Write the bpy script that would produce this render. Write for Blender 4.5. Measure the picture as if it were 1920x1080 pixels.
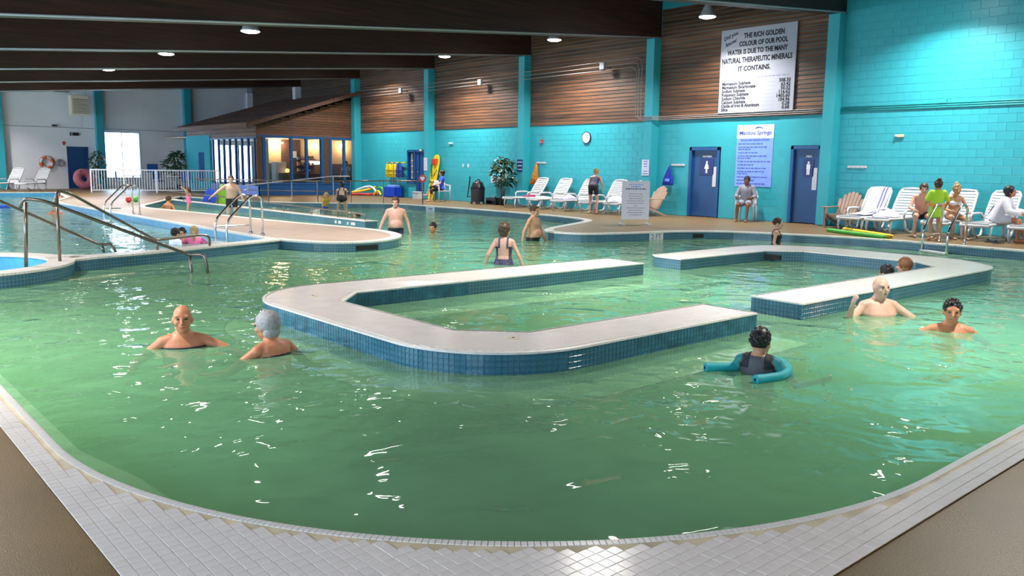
import bpy, bmesh, math, random
from mathutils import Vector, Matrix, Euler
from mathutils.geometry import delaunay_2d_cdt

for _o in list(bpy.data.objects):
    bpy.data.objects.remove(_o)
SC = bpy.context.scene
COL = SC.collection
random.seed(7)
PI = math.pi

# ------------------------------------------------------------------ camera
CAM_H = 1.445
FPX = 1557.057
PITCH, ROLL, YAW = 0.145216, 0.013727, 0.716531
FWD = Vector((math.sin(YAW)*math.cos(PITCH), math.cos(YAW)*math.cos(PITCH), -math.sin(PITCH)))
RGT = Vector((math.cos(YAW), -math.sin(YAW), 0))
UPV = RGT.cross(FWD)
_c, _s = math.cos(ROLL), math.sin(ROLL)
RGT, UPV = _c*RGT+_s*UPV, -_s*RGT+_c*UPV
CAM = Vector((0, 0, CAM_H))
cam = bpy.data.cameras.new('camera')
cam.sensor_width = 36.0
cam.lens = 36.0*FPX/1920.0
cam.clip_start = 0.05
cam.clip_end = 300
camo = bpy.data.objects.new('camera', cam)
COL.objects.link(camo)
camo.matrix_world = Matrix(((RGT.x, UPV.x, -FWD.x, CAM.x), (RGT.y, UPV.y, -FWD.y, CAM.y), (RGT.z, UPV.z, -FWD.z, CAM.z), (0, 0, 0, 1)))
SC.camera = camo

# ------------------------------------------------------------------ daylight outside, exposure
world = bpy.data.worlds.new('world')
SC.world = world
world.use_nodes = True
_bg = world.node_tree.nodes['Background']
_bg.inputs[0].default_value = (0.60, 0.78, 1.0, 1)
_bg.inputs[1].default_value = 7.0
SC.view_settings.view_transform = 'Standard'
SC.view_settings.look = 'None'
SC.view_settings.gamma = 1
SC.view_settings.use_curve_mapping = False
SC.view_settings.exposure = 0.78
SC.cycles.use_denoising = True
SC.cycles.max_bounces = 6
SC.cycles.diffuse_bounces = 3
SC.cycles.glossy_bounces = 3
SC.cycles.transparent_max_bounces = 12
SC.cycles.sample_clamp_indirect = 6.0
LAMP_WATTS = 185.0

# ------------------------------------------------------------------ room dimensions (metres, surveyed from the photograph)
WX = 21.23          # right wall
YB = 48.0           # back wall
XL = -4.4           # left wall (out of view)
YF = -6.0           # wall behind the camera
WZ = -0.185         # water level
PZ = -1.05          # pool floor
BAY = [11.4+6.1*k for k in range(-3, 7)]
def beam_z(x): return 5.5+0.0854*(x-WX)
BEAM_D = 1.15

def ray(px, py): return FWD*FPX+RGT*(px-960)-UPV*(py-540)
def onz(px, py, z=0.0):
    d = ray(px, py); return CAM+d*((z-CAM_H)/d.z)
def onx(px, py, x=WX):
    d = ray(px, py); return CAM+d*(x/d.x)
def ony(px, py, y):
    d = ray(px, py); return CAM+d*(y/d.y)
def px_per_m(p):
    return FPX/max(0.5, (Vector(p)-CAM).dot(FWD))
def in_frame(p, m=0):
    v = Vector(p)-CAM; w = v.dot(FWD)
    if w < 0.3: return False
    x = 960+FPX*v.dot(RGT)/w; y = 540-FPX*v.dot(UPV)/w
    return -m < x < 1920+m and -m < y < 1080+m

# ------------------------------------------------------------------ materials
MATS = {}
def _new(name):
    m = bpy.data.materials.new(name); m.use_nodes = True
    nt = m.node_tree; b = nt.nodes['Principled BSDF']
    MATS[name] = m
    return m, nt, b
def N(nt, kind, **kw):
    n = nt.nodes.new(kind)
    for k, v in kw.items(): setattr(n, k, v)
    return n
def mat(name, col, rough=0.5, metal=0.0, spec=0.5, var=0.10, scale=6.0, bump=0.0, bscale=60.0, stretch=None):
    """plain material with slight procedural variation of colour and relief"""
    m, nt, b = _new(name)
    tc = N(nt, 'ShaderNodeTexCoord')
    src = tc.outputs['Object']
    if stretch:
        mp = N(nt, 'ShaderNodeMapping'); mp.inputs['Scale'].default_value = stretch
        nt.links.new(src, mp.inputs['Vector']); src = mp.outputs['Vector']
    nz = N(nt, 'ShaderNodeTexNoise'); nz.inputs['Scale'].default_value = scale; nz.inputs['Detail'].default_value = 4
    nt.links.new(src, nz.inputs['Vector'])
    rp = N(nt, 'ShaderNodeValToRGB')
    rp.color_ramp.elements[0].position = 0.3; rp.color_ramp.elements[1].position = 0.7
    rp.color_ramp.elements[0].color = tuple(c*(1-var) for c in col)+(1,)
    rp.color_ramp.elements[1].color = tuple(min(1, c*(1+var)) for c in col)+(1,)
    nt.links.new(nz.outputs['Fac'], rp.inputs['Fac'])
    nt.links.new(rp.outputs['Color'], b.inputs['Base Color'])
    b.inputs['Roughness'].default_value = rough
    b.inputs['Metallic'].default_value = metal
    b.inputs['Specular IOR Level'].default_value = spec
    if bump:
        n2 = N(nt, 'ShaderNodeTexNoise'); n2.inputs['Scale'].default_value = bscale; n2.inputs['Detail'].default_value = 3
        nt.links.new(src, n2.inputs['Vector'])
        bp = N(nt, 'ShaderNodeBump'); bp.inputs['Strength'].default_value = bump; bp.inputs['Distance'].default_value = 0.004
        nt.links.new(n2.outputs['Fac'], bp.inputs['Height']); nt.links.new(bp.outputs['Normal'], b.inputs['Normal'])
    return m
def emit(name, col, strength):
    m = bpy.data.materials.new(name); m.use_nodes = True; nt = m.node_tree
    nt.nodes.clear()
    e = N(nt, 'ShaderNodeEmission'); e.inputs[0].default_value = tuple(col)+(1,); e.inputs[1].default_value = strength
    o = N(nt, 'ShaderNodeOutputMaterial'); nt.links.new(e.outputs[0], o.inputs[0]); MATS[name] = m
    return m

# foreground deck: speckled tan textured concrete
def m_deck():
    m, nt, b = _new('deck')
    tc = N(nt, 'ShaderNodeTexCoord')
    n1 = N(nt, 'ShaderNodeTexNoise'); n1.inputs['Scale'].default_value = 170; n1.inputs['Detail'].default_value = 3
    n2 = N(nt, 'ShaderNodeTexNoise'); n2.inputs['Scale'].default_value = 1.6; n2.inputs['Detail'].default_value = 5
    nt.links.new(tc.outputs['Object'], n1.inputs['Vector']); nt.links.new(tc.outputs['Object'], n2.inputs['Vector'])
    r1 = N(nt, 'ShaderNodeValToRGB')
    r1.color_ramp.elements[0].position = .35; r1.color_ramp.elements[0].color = (.125, .072, .022, 1)
    r1.color_ramp.elements[1].position = .68; r1.color_ramp.elements[1].color = (.25, .160, .062, 1)
    r2 = N(nt, 'ShaderNodeValToRGB')
    r2.color_ramp.elements[0].position = .3; r2.color_ramp.elements[0].color = (.82, .82, .82, 1)
    r2.color_ramp.elements[1].position = .7; r2.color_ramp.elements[1].color = (1.1, 1.08, 1.05, 1)
    mx = N(nt, 'ShaderNodeMix'); mx.data_type = 'RGBA'; mx.blend_type = 'MULTIPLY'; mx.inputs[0].default_value = 1
    nt.links.new(n1.outputs['Fac'], r1.inputs['Fac']); nt.links.new(n2.outputs['Fac'], r2.inputs['Fac'])
    nt.links.new(r1.outputs['Color'], mx.inputs[6]); nt.links.new(r2.outputs['Color'], mx.inputs[7])
    nt.links.new(mx.outputs[2], b.inputs['Base Color'])
    b.inputs['Roughness'].default_value = .42
    bp = N(nt, 'ShaderNodeBump'); bp.inputs['Strength'].default_value = .5; bp.inputs['Distance'].default_value = .002
    nt.links.new(n1.outputs['Fac'], bp.inputs['Height']); nt.links.new(bp.outputs['Normal'], b.inputs['Normal'])
    return m
m_deck()
mat('deck_grazing_sheen', (.30, .225, .185), .45, var=.12, scale=3, bump=.3, bscale=150)
# small square tile fields (tiles too far off to tell apart): grout grid in metres on object coordinates
def m_tile(name, col, grout, pitch, axes, rough=.25, var=.2):
    m, nt, b = _new(name)
    tc = N(nt, 'ShaderNodeTexCoord'); sp = N(nt, 'ShaderNodeSeparateXYZ')
    nt.links.new(tc.outputs['UV' if axes == 'uv' else 'Object'], sp.inputs[0])
    outs = []
    for ax in ('XY' if axes == 'uv' else axes):
        a = N(nt, 'ShaderNodeMath', operation='DIVIDE'); a.inputs[1].default_value = pitch
        f = N(nt, 'ShaderNodeMath', operation='FRACT'); g = N(nt, 'ShaderNodeMath', operation='LESS_THAN'); g.inputs[1].default_value = .09
        nt.links.new(sp.outputs[ax], a.inputs[0]); nt.links.new(a.outputs[0], f.inputs[0]); nt.links.new(f.outputs[0], g.inputs[0])
        outs.append(g)
    mx = N(nt, 'ShaderNodeMath', operation='MAXIMUM')
    nt.links.new(outs[0].outputs[0], mx.inputs[0]); nt.links.new(outs[1].outputs[0], mx.inputs[1])
    nz = N(nt, 'ShaderNodeTexNoise'); nz.inputs['Scale'].default_value = 2.5; nz.inputs['Detail'].default_value = 5
    nt.links.new(tc.outputs['Object'], nz.inputs['Vector'])
    rp = N(nt, 'ShaderNodeValToRGB'); rp.color_ramp.elements[0].position = .3; rp.color_ramp.elements[1].position = .7
    rp.color_ramp.elements[0].color = tuple(c*(1-var) for c in col)+(1,)
    rp.color_ramp.elements[1].color = tuple(min(1, c*(1+var)) for c in col)+(1,)
    nt.links.new(nz.outputs['Fac'], rp.inputs['Fac'])
    mc = N(nt, 'ShaderNodeMix'); mc.data_type = 'RGBA'
    nt.links.new(mx.outputs[0], mc.inputs[0]); nt.links.new(rp.outputs['Color'], mc.inputs[6]); mc.inputs[7].default_value = tuple(grout)+(1,)
    nt.links.new(mc.outputs[2], b.inputs['Base Color'])
    b.inputs['Roughness'].default_value = rough
    return m
m_tile('tile_blue_field', (.035, .13, .20), (.20, .25, .25), .05, 'uv', .18)
m_tile('tile_white_field', (.70, .65, .61), (.50, .45, .38), .05, 'XY', .3, .06)
mat('tile_blue', (.030, .125, .185), .16, var=.35, scale=9)
mat('tile_white', (.74, .68, .65), .22, var=.06, scale=5)
mat('tile_nose', (.68, .65, .62), .3, var=.10, scale=14)
mat('grout_light', (.56, .47, .33), .8, var=.25, scale=5)
mat('grout_blue', (.16, .20, .20), .8, var=.15)
mat('pool_shell', (.34, .52, .42), .5, var=.1, scale=.6)
mat('pool_blue', (.07, .30, .52), .25, var=.15)
mat('turq', (.028, .355, .435), .42, var=.06, scale=1.2, bump=.25, bscale=45)
mat('turq_block', (.028, .36, .44), .40, var=.05, scale=2.0, bump=.25, bscale=45)
mat('turq_mortar', (.027, .345, .425), .6, var=.06)
mat('turq_matt', (.030, .40, .49), .85, var=.05)
mat('turq_dark', (.018, .34, .36), .5, var=.06)
mat('white_wall', (.82, .83, .88), .6, var=.05, scale=.8)
def m_wood(name, c0, c1, axis, rough=.55):
    st = {'y': (14, .5, 14), 'x': (.5, 14, 14)}[axis]
    m, nt, b = _new(name)
    tc = N(nt, 'ShaderNodeTexCoord'); oi = N(nt, 'ShaderNodeObjectInfo'); ad = N(nt, 'ShaderNodeVectorMath', operation='ADD')
    sc = N(nt, 'ShaderNodeVectorMath', operation='SCALE'); sc.inputs[3].default_value = 37
    cb = N(nt, 'ShaderNodeCombineXYZ')
    for i in range(3): nt.links.new(oi.outputs['Random'], cb.inputs[i])
    nt.links.new(cb.outputs[0], sc.inputs[0]); nt.links.new(tc.outputs['Object'], ad.inputs[0]); nt.links.new(sc.outputs[0], ad.inputs[1])
    mp = N(nt, 'ShaderNodeMapping'); mp.inputs['Scale'].default_value = st; nt.links.new(ad.outputs[0], mp.inputs[0])
    nz = N(nt, 'ShaderNodeTexNoise'); nz.inputs['Scale'].default_value = 1.6; nz.inputs['Detail'].default_value = 6
    nt.links.new(mp.outputs[0], nz.inputs['Vector'])
    rp = N(nt, 'ShaderNodeValToRGB'); rp.color_ramp.elements[0].position = .3; rp.color_ramp.elements[1].position = .72
    rp.color_ramp.elements[0].color = tuple(c0)+(1,); rp.color_ramp.elements[1].color = tuple(c1)+(1,)
    nt.links.new(nz.outputs['Fac'], rp.inputs['Fac'])
    hs = N(nt, 'ShaderNodeHueSaturation')
    mm = N(nt, 'ShaderNodeMapRange'); mm.inputs[3].default_value = .7; mm.inputs[4].default_value = 1.3
    nt.links.new(oi.outputs['Random'], mm.inputs[0]); nt.links.new(mm.outputs[0], hs.inputs['Value'])
    nt.links.new(rp.outputs['Color'], hs.inputs['Color']); nt.links.new(hs.outputs[0], b.inputs['Base Color'])
    b.inputs['Roughness'].default_value = rough
    bp = N(nt, 'ShaderNodeBump'); bp.inputs['Strength'].default_value = .3; bp.inputs['Distance'].default_value = .004
    nt.links.new(nz.outputs['Fac'], bp.inputs['Height']); nt.links.new(bp.outputs['Normal'], b.inputs['Normal'])
    return m
m_wood('plank', (.052, .021, .010), (.19, .084, .038), 'y')
m_wood('beam', (.016, .006, .004), (.060, .019, .011), 'x', .5)
m_wood('shingle', (.055, .024, .018), (.14, .07, .05), 'y', .7)
mat('roof_dark', (.030, .014, .010), .8, var=.3, scale=3)
mat('steel_paint', (.42, .43, .45), .4, var=.06)
mat('conduit', (.30, .26, .25), .5, .2, var=.06)
mat('chrome', (.72, .72, .74), .14, 1.0, var=.03)
mat('bronze_rail', (.20, .16, .14), .28, .8, var=.08)
mat('door_blue', (.008, .060, .20), .35, var=.08, scale=2)
mat('frame_blue', (.010, .075, .24), .4, var=.06)
mat('white_plastic', (.58, .58, .61), .3, var=.02)
mat('white_gloss', (.78, .80, .86), .25, var=.02)
mat('black', (.012, .012, .014), .4, var=.2)
mat('dark_hole', (.006, .007, .008), .8, var=.1)
mat('red', (.50, .03, .03), .4, var=.05)
mat('navy', (.015, .03, .16), .4, var=.05)
def m_glass():
    m = bpy.data.materials.new('glass'); m.use_nodes = True; nt = m.node_tree; nt.nodes.clear()
    t = N(nt, 'ShaderNodeBsdfTransparent'); t.inputs[0].default_value = (.93, .95, .96, 1)
    g = N(nt, 'ShaderNodeBsdfGlossy'); g.inputs['Roughness'].default_value = .03
    lw_ = N(nt, 'ShaderNodeLayerWeight'); lw_.inputs[0].default_value = .5
    pw = N(nt, 'ShaderNodeMath', operation='POWER'); pw.inputs[1].default_value = 4.0; nt.links.new(lw_.outputs['Facing'], pw.inputs[0])
    fr = N(nt, 'ShaderNodeMath', operation='MULTIPLY_ADD'); fr.inputs[1].default_value = .5; fr.inputs[2].default_value = .04; nt.links.new(pw.outputs[0], fr.inputs[0])
    mx = N(nt, 'ShaderNodeMixShader'); o = N(nt, 'ShaderNodeOutputMaterial')
    nt.links.new(fr.outputs[0], mx.inputs[0]); nt.links.new(t.outputs[0], mx.inputs[1]); nt.links.new(g.outputs[0], mx.inputs[2]); nt.links.new(mx.outputs[0], o.inputs[0])
    MATS['glass'] = m
m_glass()
def m_water(name, col, tint, clear, amp=1.0):
    """murky mineral water: a scattering body, partly clear, under a rippled reflecting surface"""
    m = bpy.data.materials.new(name); m.use_nodes = True; nt = m.node_tree; nt.nodes.clear()
    tc = N(nt, 'ShaderNodeTexCoord')
    n1 = N(nt, 'ShaderNodeTexNoise'); n1.inputs['Scale'].default_value = 1.5; n1.inputs['Detail'].default_value = 1.5; n1.inputs['Distortion'].default_value = .8
    n2 = N(nt, 'ShaderNodeTexNoise'); n2.inputs['Scale'].default_value = 5.5; n2.inputs['Detail'].default_value = 1.0; n2.inputs['Distortion'].default_value = .5
    for n in (n1, n2): nt.links.new(tc.outputs['Object'], n.inputs['Vector'])
    a = N(nt, 'ShaderNodeMath', operation='MULTIPLY'); a.inputs[1].default_value = .042*amp
    b = N(nt, 'ShaderNodeMath', operation='MULTIPLY_ADD')
    n4 = N(nt, 'ShaderNodeTexNoise'); n4.inputs['Scale'].default_value = .45; n4.inputs['Detail'].default_value = 1; nt.links.new(tc.outputs['Object'], n4.inputs['Vector'])
    mr = N(nt, 'ShaderNodeMapRange'); mr.inputs[1].default_value = .42; mr.inputs[2].default_value = .62; mr.inputs[3].default_value = .004*amp; mr.inputs[4].default_value = .017*amp
    nt.links.new(n4.outputs['Fac'], mr.inputs[0]); nt.links.new(mr.outputs[0], b.inputs[1])
    nt.links.new(n1.outputs['Fac'], a.inputs[0]); nt.links.new(n2.outputs['Fac'], b.inputs[0]); nt.links.new(a.outputs[0], b.inputs[2])
    bp = N(nt, 'ShaderNodeBump'); bp.inputs['Strength'].default_value = 1.0; bp.inputs['Distance'].default_value = 1.0
    nt.links.new(b.outputs[0], bp.inputs['Height'])
    n3 = N(nt, 'ShaderNodeTexNoise'); n3.inputs['Scale'].default_value = .9; n3.inputs['Detail'].default_value = 5
    nt.links.new(tc.outputs['Object'], n3.inputs['Vector'])
    rp = N(nt, 'ShaderNodeValToRGB'); rp.color_ramp.elements[0].position = .3; rp.color_ramp.elements[1].position = .7
    rp.color_ramp.elements[0].color = tuple(c*.9 for c in col)+(1,); rp.color_ramp.elements[1].color = tuple(c*1.1 for c in col)+(1,)
    nt.links.new(n3.outputs['Fac'], rp.inputs['Fac'])
    d = N(nt, 'ShaderNodeBsdfDiffuse'); nt.links.new(rp.outputs['Color'], d.inputs['Color'])
    t = N(nt, 'ShaderNodeBsdfTransparent'); t.inputs[0].default_value = tuple(tint)+(1,)
    m1 = N(nt, 'ShaderNodeMixShader'); m1.inputs[0].default_value = clear
    nt.links.new(d.outputs[0], m1.inputs[1]); nt.links.new(t.outputs[0], m1.inputs[2])
    g = N(nt, 'ShaderNodeBsdfGlossy'); g.inputs['Roughness'].default_value = .025; nt.links.new(bp.outputs['Normal'], g.inputs['Normal'])
    fr = N(nt, 'ShaderNodeFresnel'); fr.inputs[0].default_value = 1.33; nt.links.new(bp.outputs['Normal'], fr.inputs['Normal'])
    m2 = N(nt, 'ShaderNodeMixShader'); nt.links.new(fr.outputs[0], m2.inputs[0]); nt.links.new(m1.outputs[0], m2.inputs[1]); nt.links.new(g.outputs[0], m2.inputs[2])
    o = N(nt, 'ShaderNodeOutputMaterial'); nt.links.new(m2.outputs[0], o.inputs[0]); MATS[name] = m
m_water('water_green', (.26, .54, .31), (.66, .92, .72), .50)
m_water('water_blue', (.30, .62, .52), (.75, .95, .90), .40, .8)

# ------------------------------------------------------------------ mesh helpers
def frame_of(d):
    d = Vector(d).normalized()
    a = Vector((0, 0, 1)) if abs(d.z) < .95 else Vector((1, 0, 0))
    u = a.cross(d).normalized(); v = d.cross(u)
    return u, v, d
class MB:
    def __init__(s): s.v = []; s.f = []; s.uv = None
    def add(s, vs, fs):
        o = len(s.v); s.v += [tuple(p) for p in vs]; s.f += [tuple(i+o for i in f) for f in fs]; return s
    def box(s, x0, x1, y0, y1, z0, z1, M=None):
        P = [(x, y, z) for z in (z0, z1) for y in (y0, y1) for x in (x0, x1)]
        if M is not None: P = [M @ Vector(p) for p in P]
        return s.add(P, [(0, 2, 3, 1), (4, 5, 7, 6), (0, 1, 5, 4), (2, 6, 7, 3), (0, 4, 6, 2), (1, 3, 7, 5)])
    def cyl(s, p0, p1, r0, r1=None, n=10, caps=True):
        r1 = r0 if r1 is None else r1
        p0 = Vector(p0); p1 = Vector(p1); u, v, d = frame_of(p1-p0)
        P = []
        for p, r in ((p0, r0), (p1, r1)):
            for i in range(n):
                a = 2*PI*i/n; P.append(p+u*(r*math.cos(a))+v*(r*math.sin(a)))
        F = [(i, (i+1) % n, n+(i+1) % n, n+i) for i in range(n)]
        if caps: F += [tuple(range(n))[::-1], tuple(range(n, 2*n))]
        return s.add(P, F)
    def cap(s, p0, p1, r0, r1=None, n=12, m=4):
        """tapered capsule with round ends"""
        r1 = r0 if r1 is None else r1
        p0 = Vector(p0); p1 = Vector(p1)
        if (p1-p0).length < 1e-5: p1 = p0+Vector((0, 0, 1e-4))
        u, v, d = frame_of(p1-p0); P = []; rings = []
        for k in range(m): 
            a = -PI/2+PI/2*(k+.35)/m; rings.append((p0+d*(r0*math.sin(a)), r0*math.cos(a)))
        rings.append((p0, r0)); rings.append((p1, r1))
        for k in range(m):
            a = PI/2*(k+.65)/m; rings.append((p1+d*(r1*math.sin(a)), r1*math.cos(a)))
        for c, r in rings:
            for i in range(n):
                a = 2*PI*i/n; P.append(c+u*(r*math.cos(a))+v*(r*math.sin(a)))
        F = []
        for j in range(len(rings)-1):
            for i in range(n): F.append((j*n+i, j*n+(i+1) % n, (j+1)*n+(i+1) % n, (j+1)*n+i))
        F += [tuple(range(n))[::-1], tuple(range((len(rings)-1)*n, len(rings)*n))]
        return s.add(P, F)
    def ell(s, c, r, n=14, m=9, M=None):
        P = []; c = Vector(c)
        for j in range(1, m):
            a = PI*j/m-PI/2
            for i in range(n):
                b = 2*PI*i/n; q = Vector((r[0]*math.cos(a)*math.cos(b), r[1]*math.cos(a)*math.sin(b), r[2]*math.sin(a)))
                P.append(c+(M @ q if M is not None else q))
        q0 = Vector((0, 0, -r[2])); q1 = Vector((0, 0, r[2]))
        P.append(c+(M @ q0 if M is not None else q0)); P.append(c+(M @ q1 if M is not None else q1))
        F = []
        for j in range(m-2):
            for i in range(n): F.append((j*n+i, j*n+(i+1) % n, (j+1)*n+(i+1) % n, (j+1)*n+i))
        L = (m-1)*n
        for i in range(n): F.append((L, (i+1) % n, i)); F.append(((m-2)*n+i, (m-2)*n+(i+1) % n, L+1))
        return s.add(P, F)
    def rings(s, R, closed_ends=True):
        n = len(R[0]); P = [p for r in R for p in r]
        F = [(j*n+i, j*n+(i+1) % n, (j+1)*n+(i+1) % n, (j+1)*n+i) for j in range(len(R)-1) for i in range(n)]
        if closed_ends: F += [tuple(range(n))[::-1], tuple(range((len(R)-1)*n, len(R)*n))]
        return s.add(P, F)
    def tube(s, pts, r, n=8, closed=False):
        pts = [Vector(p) for p in pts]; R = []; k = len(pts)
        u = None
        for i, p in enumerate(pts):
            if closed: d = pts[(i+1) % k]-pts[i-1]
            else: d = pts[min(i+1, k-1)]-pts[max(i-1, 0)]
            d.normalize()
            if u is None: u = frame_of(d)[0]
            u = (u-d*u.dot(d)).normalized(); v = d.cross(u)
            rr = r[i] if isinstance(r, (list, tuple)) else r
            R.append([p+u*(rr*math.cos(2*PI*a/n))+v*(rr*math.sin(2*PI*a/n)) for a in range(n)])
        if closed: R.append(R[0]); return s.rings(R, False)
        return s.rings(R)
    def lathe(s, prof, c=(0, 0, 0), n=20, M=None):
        c = Vector(c); R = []
        for r, z in prof:
            ring = []
            for i in range(n):
                q = Vector((max(r, 1e-4)*math.cos(2*PI*i/n), max(r, 1e-4)*math.sin(2*PI*i/n), z))
                ring.append(c+(M @ q if M is not None else q))
            R.append(ring)
        return s.rings(R)
    def prism(s, poly, t0, t1, fn):
        """extrude a 2-D outline; fn(a, b, t) gives the 3-D point"""
        n = len(poly)
        P = [fn(a, b, t0) for a, b in poly]+[fn(a, b, t1) for a, b in poly]
        F = [(i, (i+1) % n, n+(i+1) % n, n+i) for i in range(n)]+[tuple(range(n))[::-1], tuple(range(n, 2*n))]
        return s.add(P, F)
    def mesh(s, name, m=None, smooth=False):
        me = bpy.data.meshes.new(name); me.from_pydata(s.v, [], s.f); me.update()
        bm = bmesh.new(); bm.from_mesh(me); bmesh.ops.recalc_face_normals(bm, faces=bm.faces); bm.to_mesh(me); bm.free()
        if smooth:
            for p in me.polygons: p.use_smooth = True
        if m: me.materials.append(MATS[m] if isinstance(m, str) else m)
        return me
    def build(s, name, m, parent=None, smooth=False, bevel=0.0, loc=None):
        return put(name, s.mesh(name, m, smooth), parent, bevel, loc)
def put(name, me, parent=None, bevel=0.0, loc=None):
    o = bpy.data.objects.new(name, me); COL.objects.link(o)
    if parent is not None: o.parent = parent
    if loc is not None: o.location = loc
    if bevel:
        b = o.modifiers.new('bevel', 'BEVEL'); b.width = bevel; b.segments = 2; b.limit_method = 'ANGLE'
    return o
def tag(o, label=None, cat=None, group=None, kind=None):
    if label: o['label'] = label
    if cat: o['category'] = cat
    if group: o['group'] = group
    if kind: o['kind'] = kind
    return o
def thing(name, label, cat, loc=(0, 0, 0), rz=0.0, group=None, kind=None):
    o = bpy.data.objects.new(name, None); COL.objects.link(o); o.empty_display_size = .1
    o.location = loc; o.rotation_euler = (0, 0, rz)
    return tag(o, label, cat, group, kind)
def struct(name, label=None, loc=(0, 0, 0)):
    o = bpy.data.objects.new(name, None); COL.objects.link(o); o.location = loc
    return tag(o, label, None, None, 'structure')
def dup(root, loc=None, rz=None, label=None, group=None):
    def cp(o, par):
        c = o.copy(); COL.objects.link(c); c.parent = par
        for ch in o.children: cp(ch, c)
        return c
    r = cp(root, None)
    if loc is not None: r.location = loc
    if rz is not None: r.rotation_euler = (0, 0, rz)
    if label: r['label'] = label
    if group: r['group'] = group
    return r
def text(s, size, parent, loc, rot, m, name='lettering', align='LEFT', squash=1.0, shear=0.0, thick=0.0, fit=None):
    c = bpy.data.curves.new(name, 'FONT'); c.body = s; c.size = size; c.align_x = align; c.align_y = 'BOTTOM_BASELINE'
    c.extrude = 0.002; c.shear = shear; c.offset = thick; c.resolution_u = 2
    t = bpy.data.objects.new('tmp', c); COL.objects.link(t)
    dg = bpy.context.evaluated_depsgraph_get()
    me = bpy.data.meshes.new_from_object(t.evaluated_get(dg)); me.name = name
    bpy.data.objects.remove(t)
    if fit:
        xs = [v.co.x for v in me.vertices]; squash = fit/(max(xs)-min(xs))
    if squash != 1.0:
        for v in me.vertices: v.co.x *= squash
    me.materials.clear(); me.materials.append(MATS[m])
    o = put(name, me, parent); o.location = loc; o.rotation_euler = rot
    return o

def area_sign(L): return sum(L[i][0]*L[(i+1) % len(L)][1]-L[(i+1) % len(L)][0]*L[i][1] for i in range(len(L)))
def inside(p, L):
    x, y = p; r = False; j = len(L)-1
    for i in range(len(L)):
        xi, yi = L[i]; xj, yj = L[j]
        if (yi > y) != (yj > y) and x < (xj-xi)*(y-yi)/(yj-yi)+xi: r = not r
        j = i
    return r
def region(name, loops, holes, z, m, parent=None):
    """flat mesh: inside any of loops, outside all holes"""
    V = []; E = []
    for L in loops+holes:
        o = len(V); V += [Vector(p) for p in L]; E += [(o+i, o+(i+1) % len(L)) for i in range(len(L))]
    v, e, f, *_ = delaunay_2d_cdt(V, E, [], 0, 1e-5)
    F = []
    for t in f:
        c = ((v[t[0]].x+v[t[1]].x+v[t[2]].x)/3, (v[t[0]].y+v[t[1]].y+v[t[2]].y)/3)
        if any(inside(c, L) for L in loops) and not any(inside(c, h) for h in holes): F.append(tuple(t))
    mb = MB(); mb.add([(p.x, p.y, z) for p in v], F)
    me = mb.mesh(name, m)
    if me.polygons and me.polygons[0].normal.z < 0: me.flip_normals()
    return put(name, me, parent)
def arc(cx, cy, r, a0, a1, n):
    return [(cx+r*math.cos(math.radians(a0+(a1-a0)*i/n)), cy+r*math.sin(math.radians(a0+(a1-a0)*i/n))) for i in range(n+1)]
def smooth_loop(P, it=2):
    for _ in range(it):
        Q = []
        for i in range(len(P)):
            a = P[i]; b = P[(i+1) % len(P)]
            Q += [(.75*a[0]+.25*b[0], .75*a[1]+.25*b[1]), (.25*a[0]+.75*b[0], .25*a[1]+.75*b[1])]
        P = Q
    return P
def smooth_open(P, it=2):
    for _ in range(it):
        Q = [P[0]]
        for i in range(len(P)-1):
            a = P[i]; b = P[i+1]
            if i > 0: Q.append((.75*a[0]+.25*b[0], .75*a[1]+.25*b[1]))
            if i < len(P)-2: Q.append((.25*a[0]+.75*b[0], .25*a[1]+.75*b[1]))
        Q.append(P[-1]); P = Q
    return P
def offset_loop(P, d):
    """positive d moves a counter-clockwise loop outwards"""
    n = len(P); sg = 1 if area_sign(P) > 0 else -1; Q = []
    for i in range(n):
        a = Vector(P[i-1]); b = Vector(P[i]); c = Vector(P[(i+1) % n])
        e0 = (b-a); e1 = (c-b)
        if e0.length < 1e-6: e0 = e1
        if e1.length < 1e-6: e1 = e0
        e0.normalize(); e1.normalize()
        n0 = Vector((e0.y, -e0.x)); n1 = Vector((e1.y, -e1.x)); m = n0+n1
        if m.length < 1e-4: m = n0
        m.normalize(); k = max(.5, m.dot(n0))
        q = b+m*(sg*d/k); Q.append((q.x, q.y))
    return Q
def wall_strip(name, loop, z0, z1, m, parent=None, closed=True):
    """vertical band along a loop, UV in metres"""
    n = len(loop); mb = MB(); uv = []; s = 0
    for i in range(n if closed else n-1):
        a = loop[i]; b = loop[(i+1) % n]; l = math.hypot(b[0]-a[0], b[1]-a[1])
        mb.add([(a[0], a[1], z0), (b[0], b[1], z0), (b[0], b[1], z1), (a[0], a[1], z1)], [(0, 1, 2, 3)])
        uv += [(s, z0+2), (s+l, z0+2), (s+l, z1+2), (s, z1+2)]; s += l
    me = bpy.data.meshes.new(name); me.from_pydata(mb.v, [], mb.f)
    u = me.uv_layers.new(name='UVMap')
    for i, c in enumerate(uv): u.data[i].uv = c
    me.materials.append(MATS[m])
    return put(name, me, parent)

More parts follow.
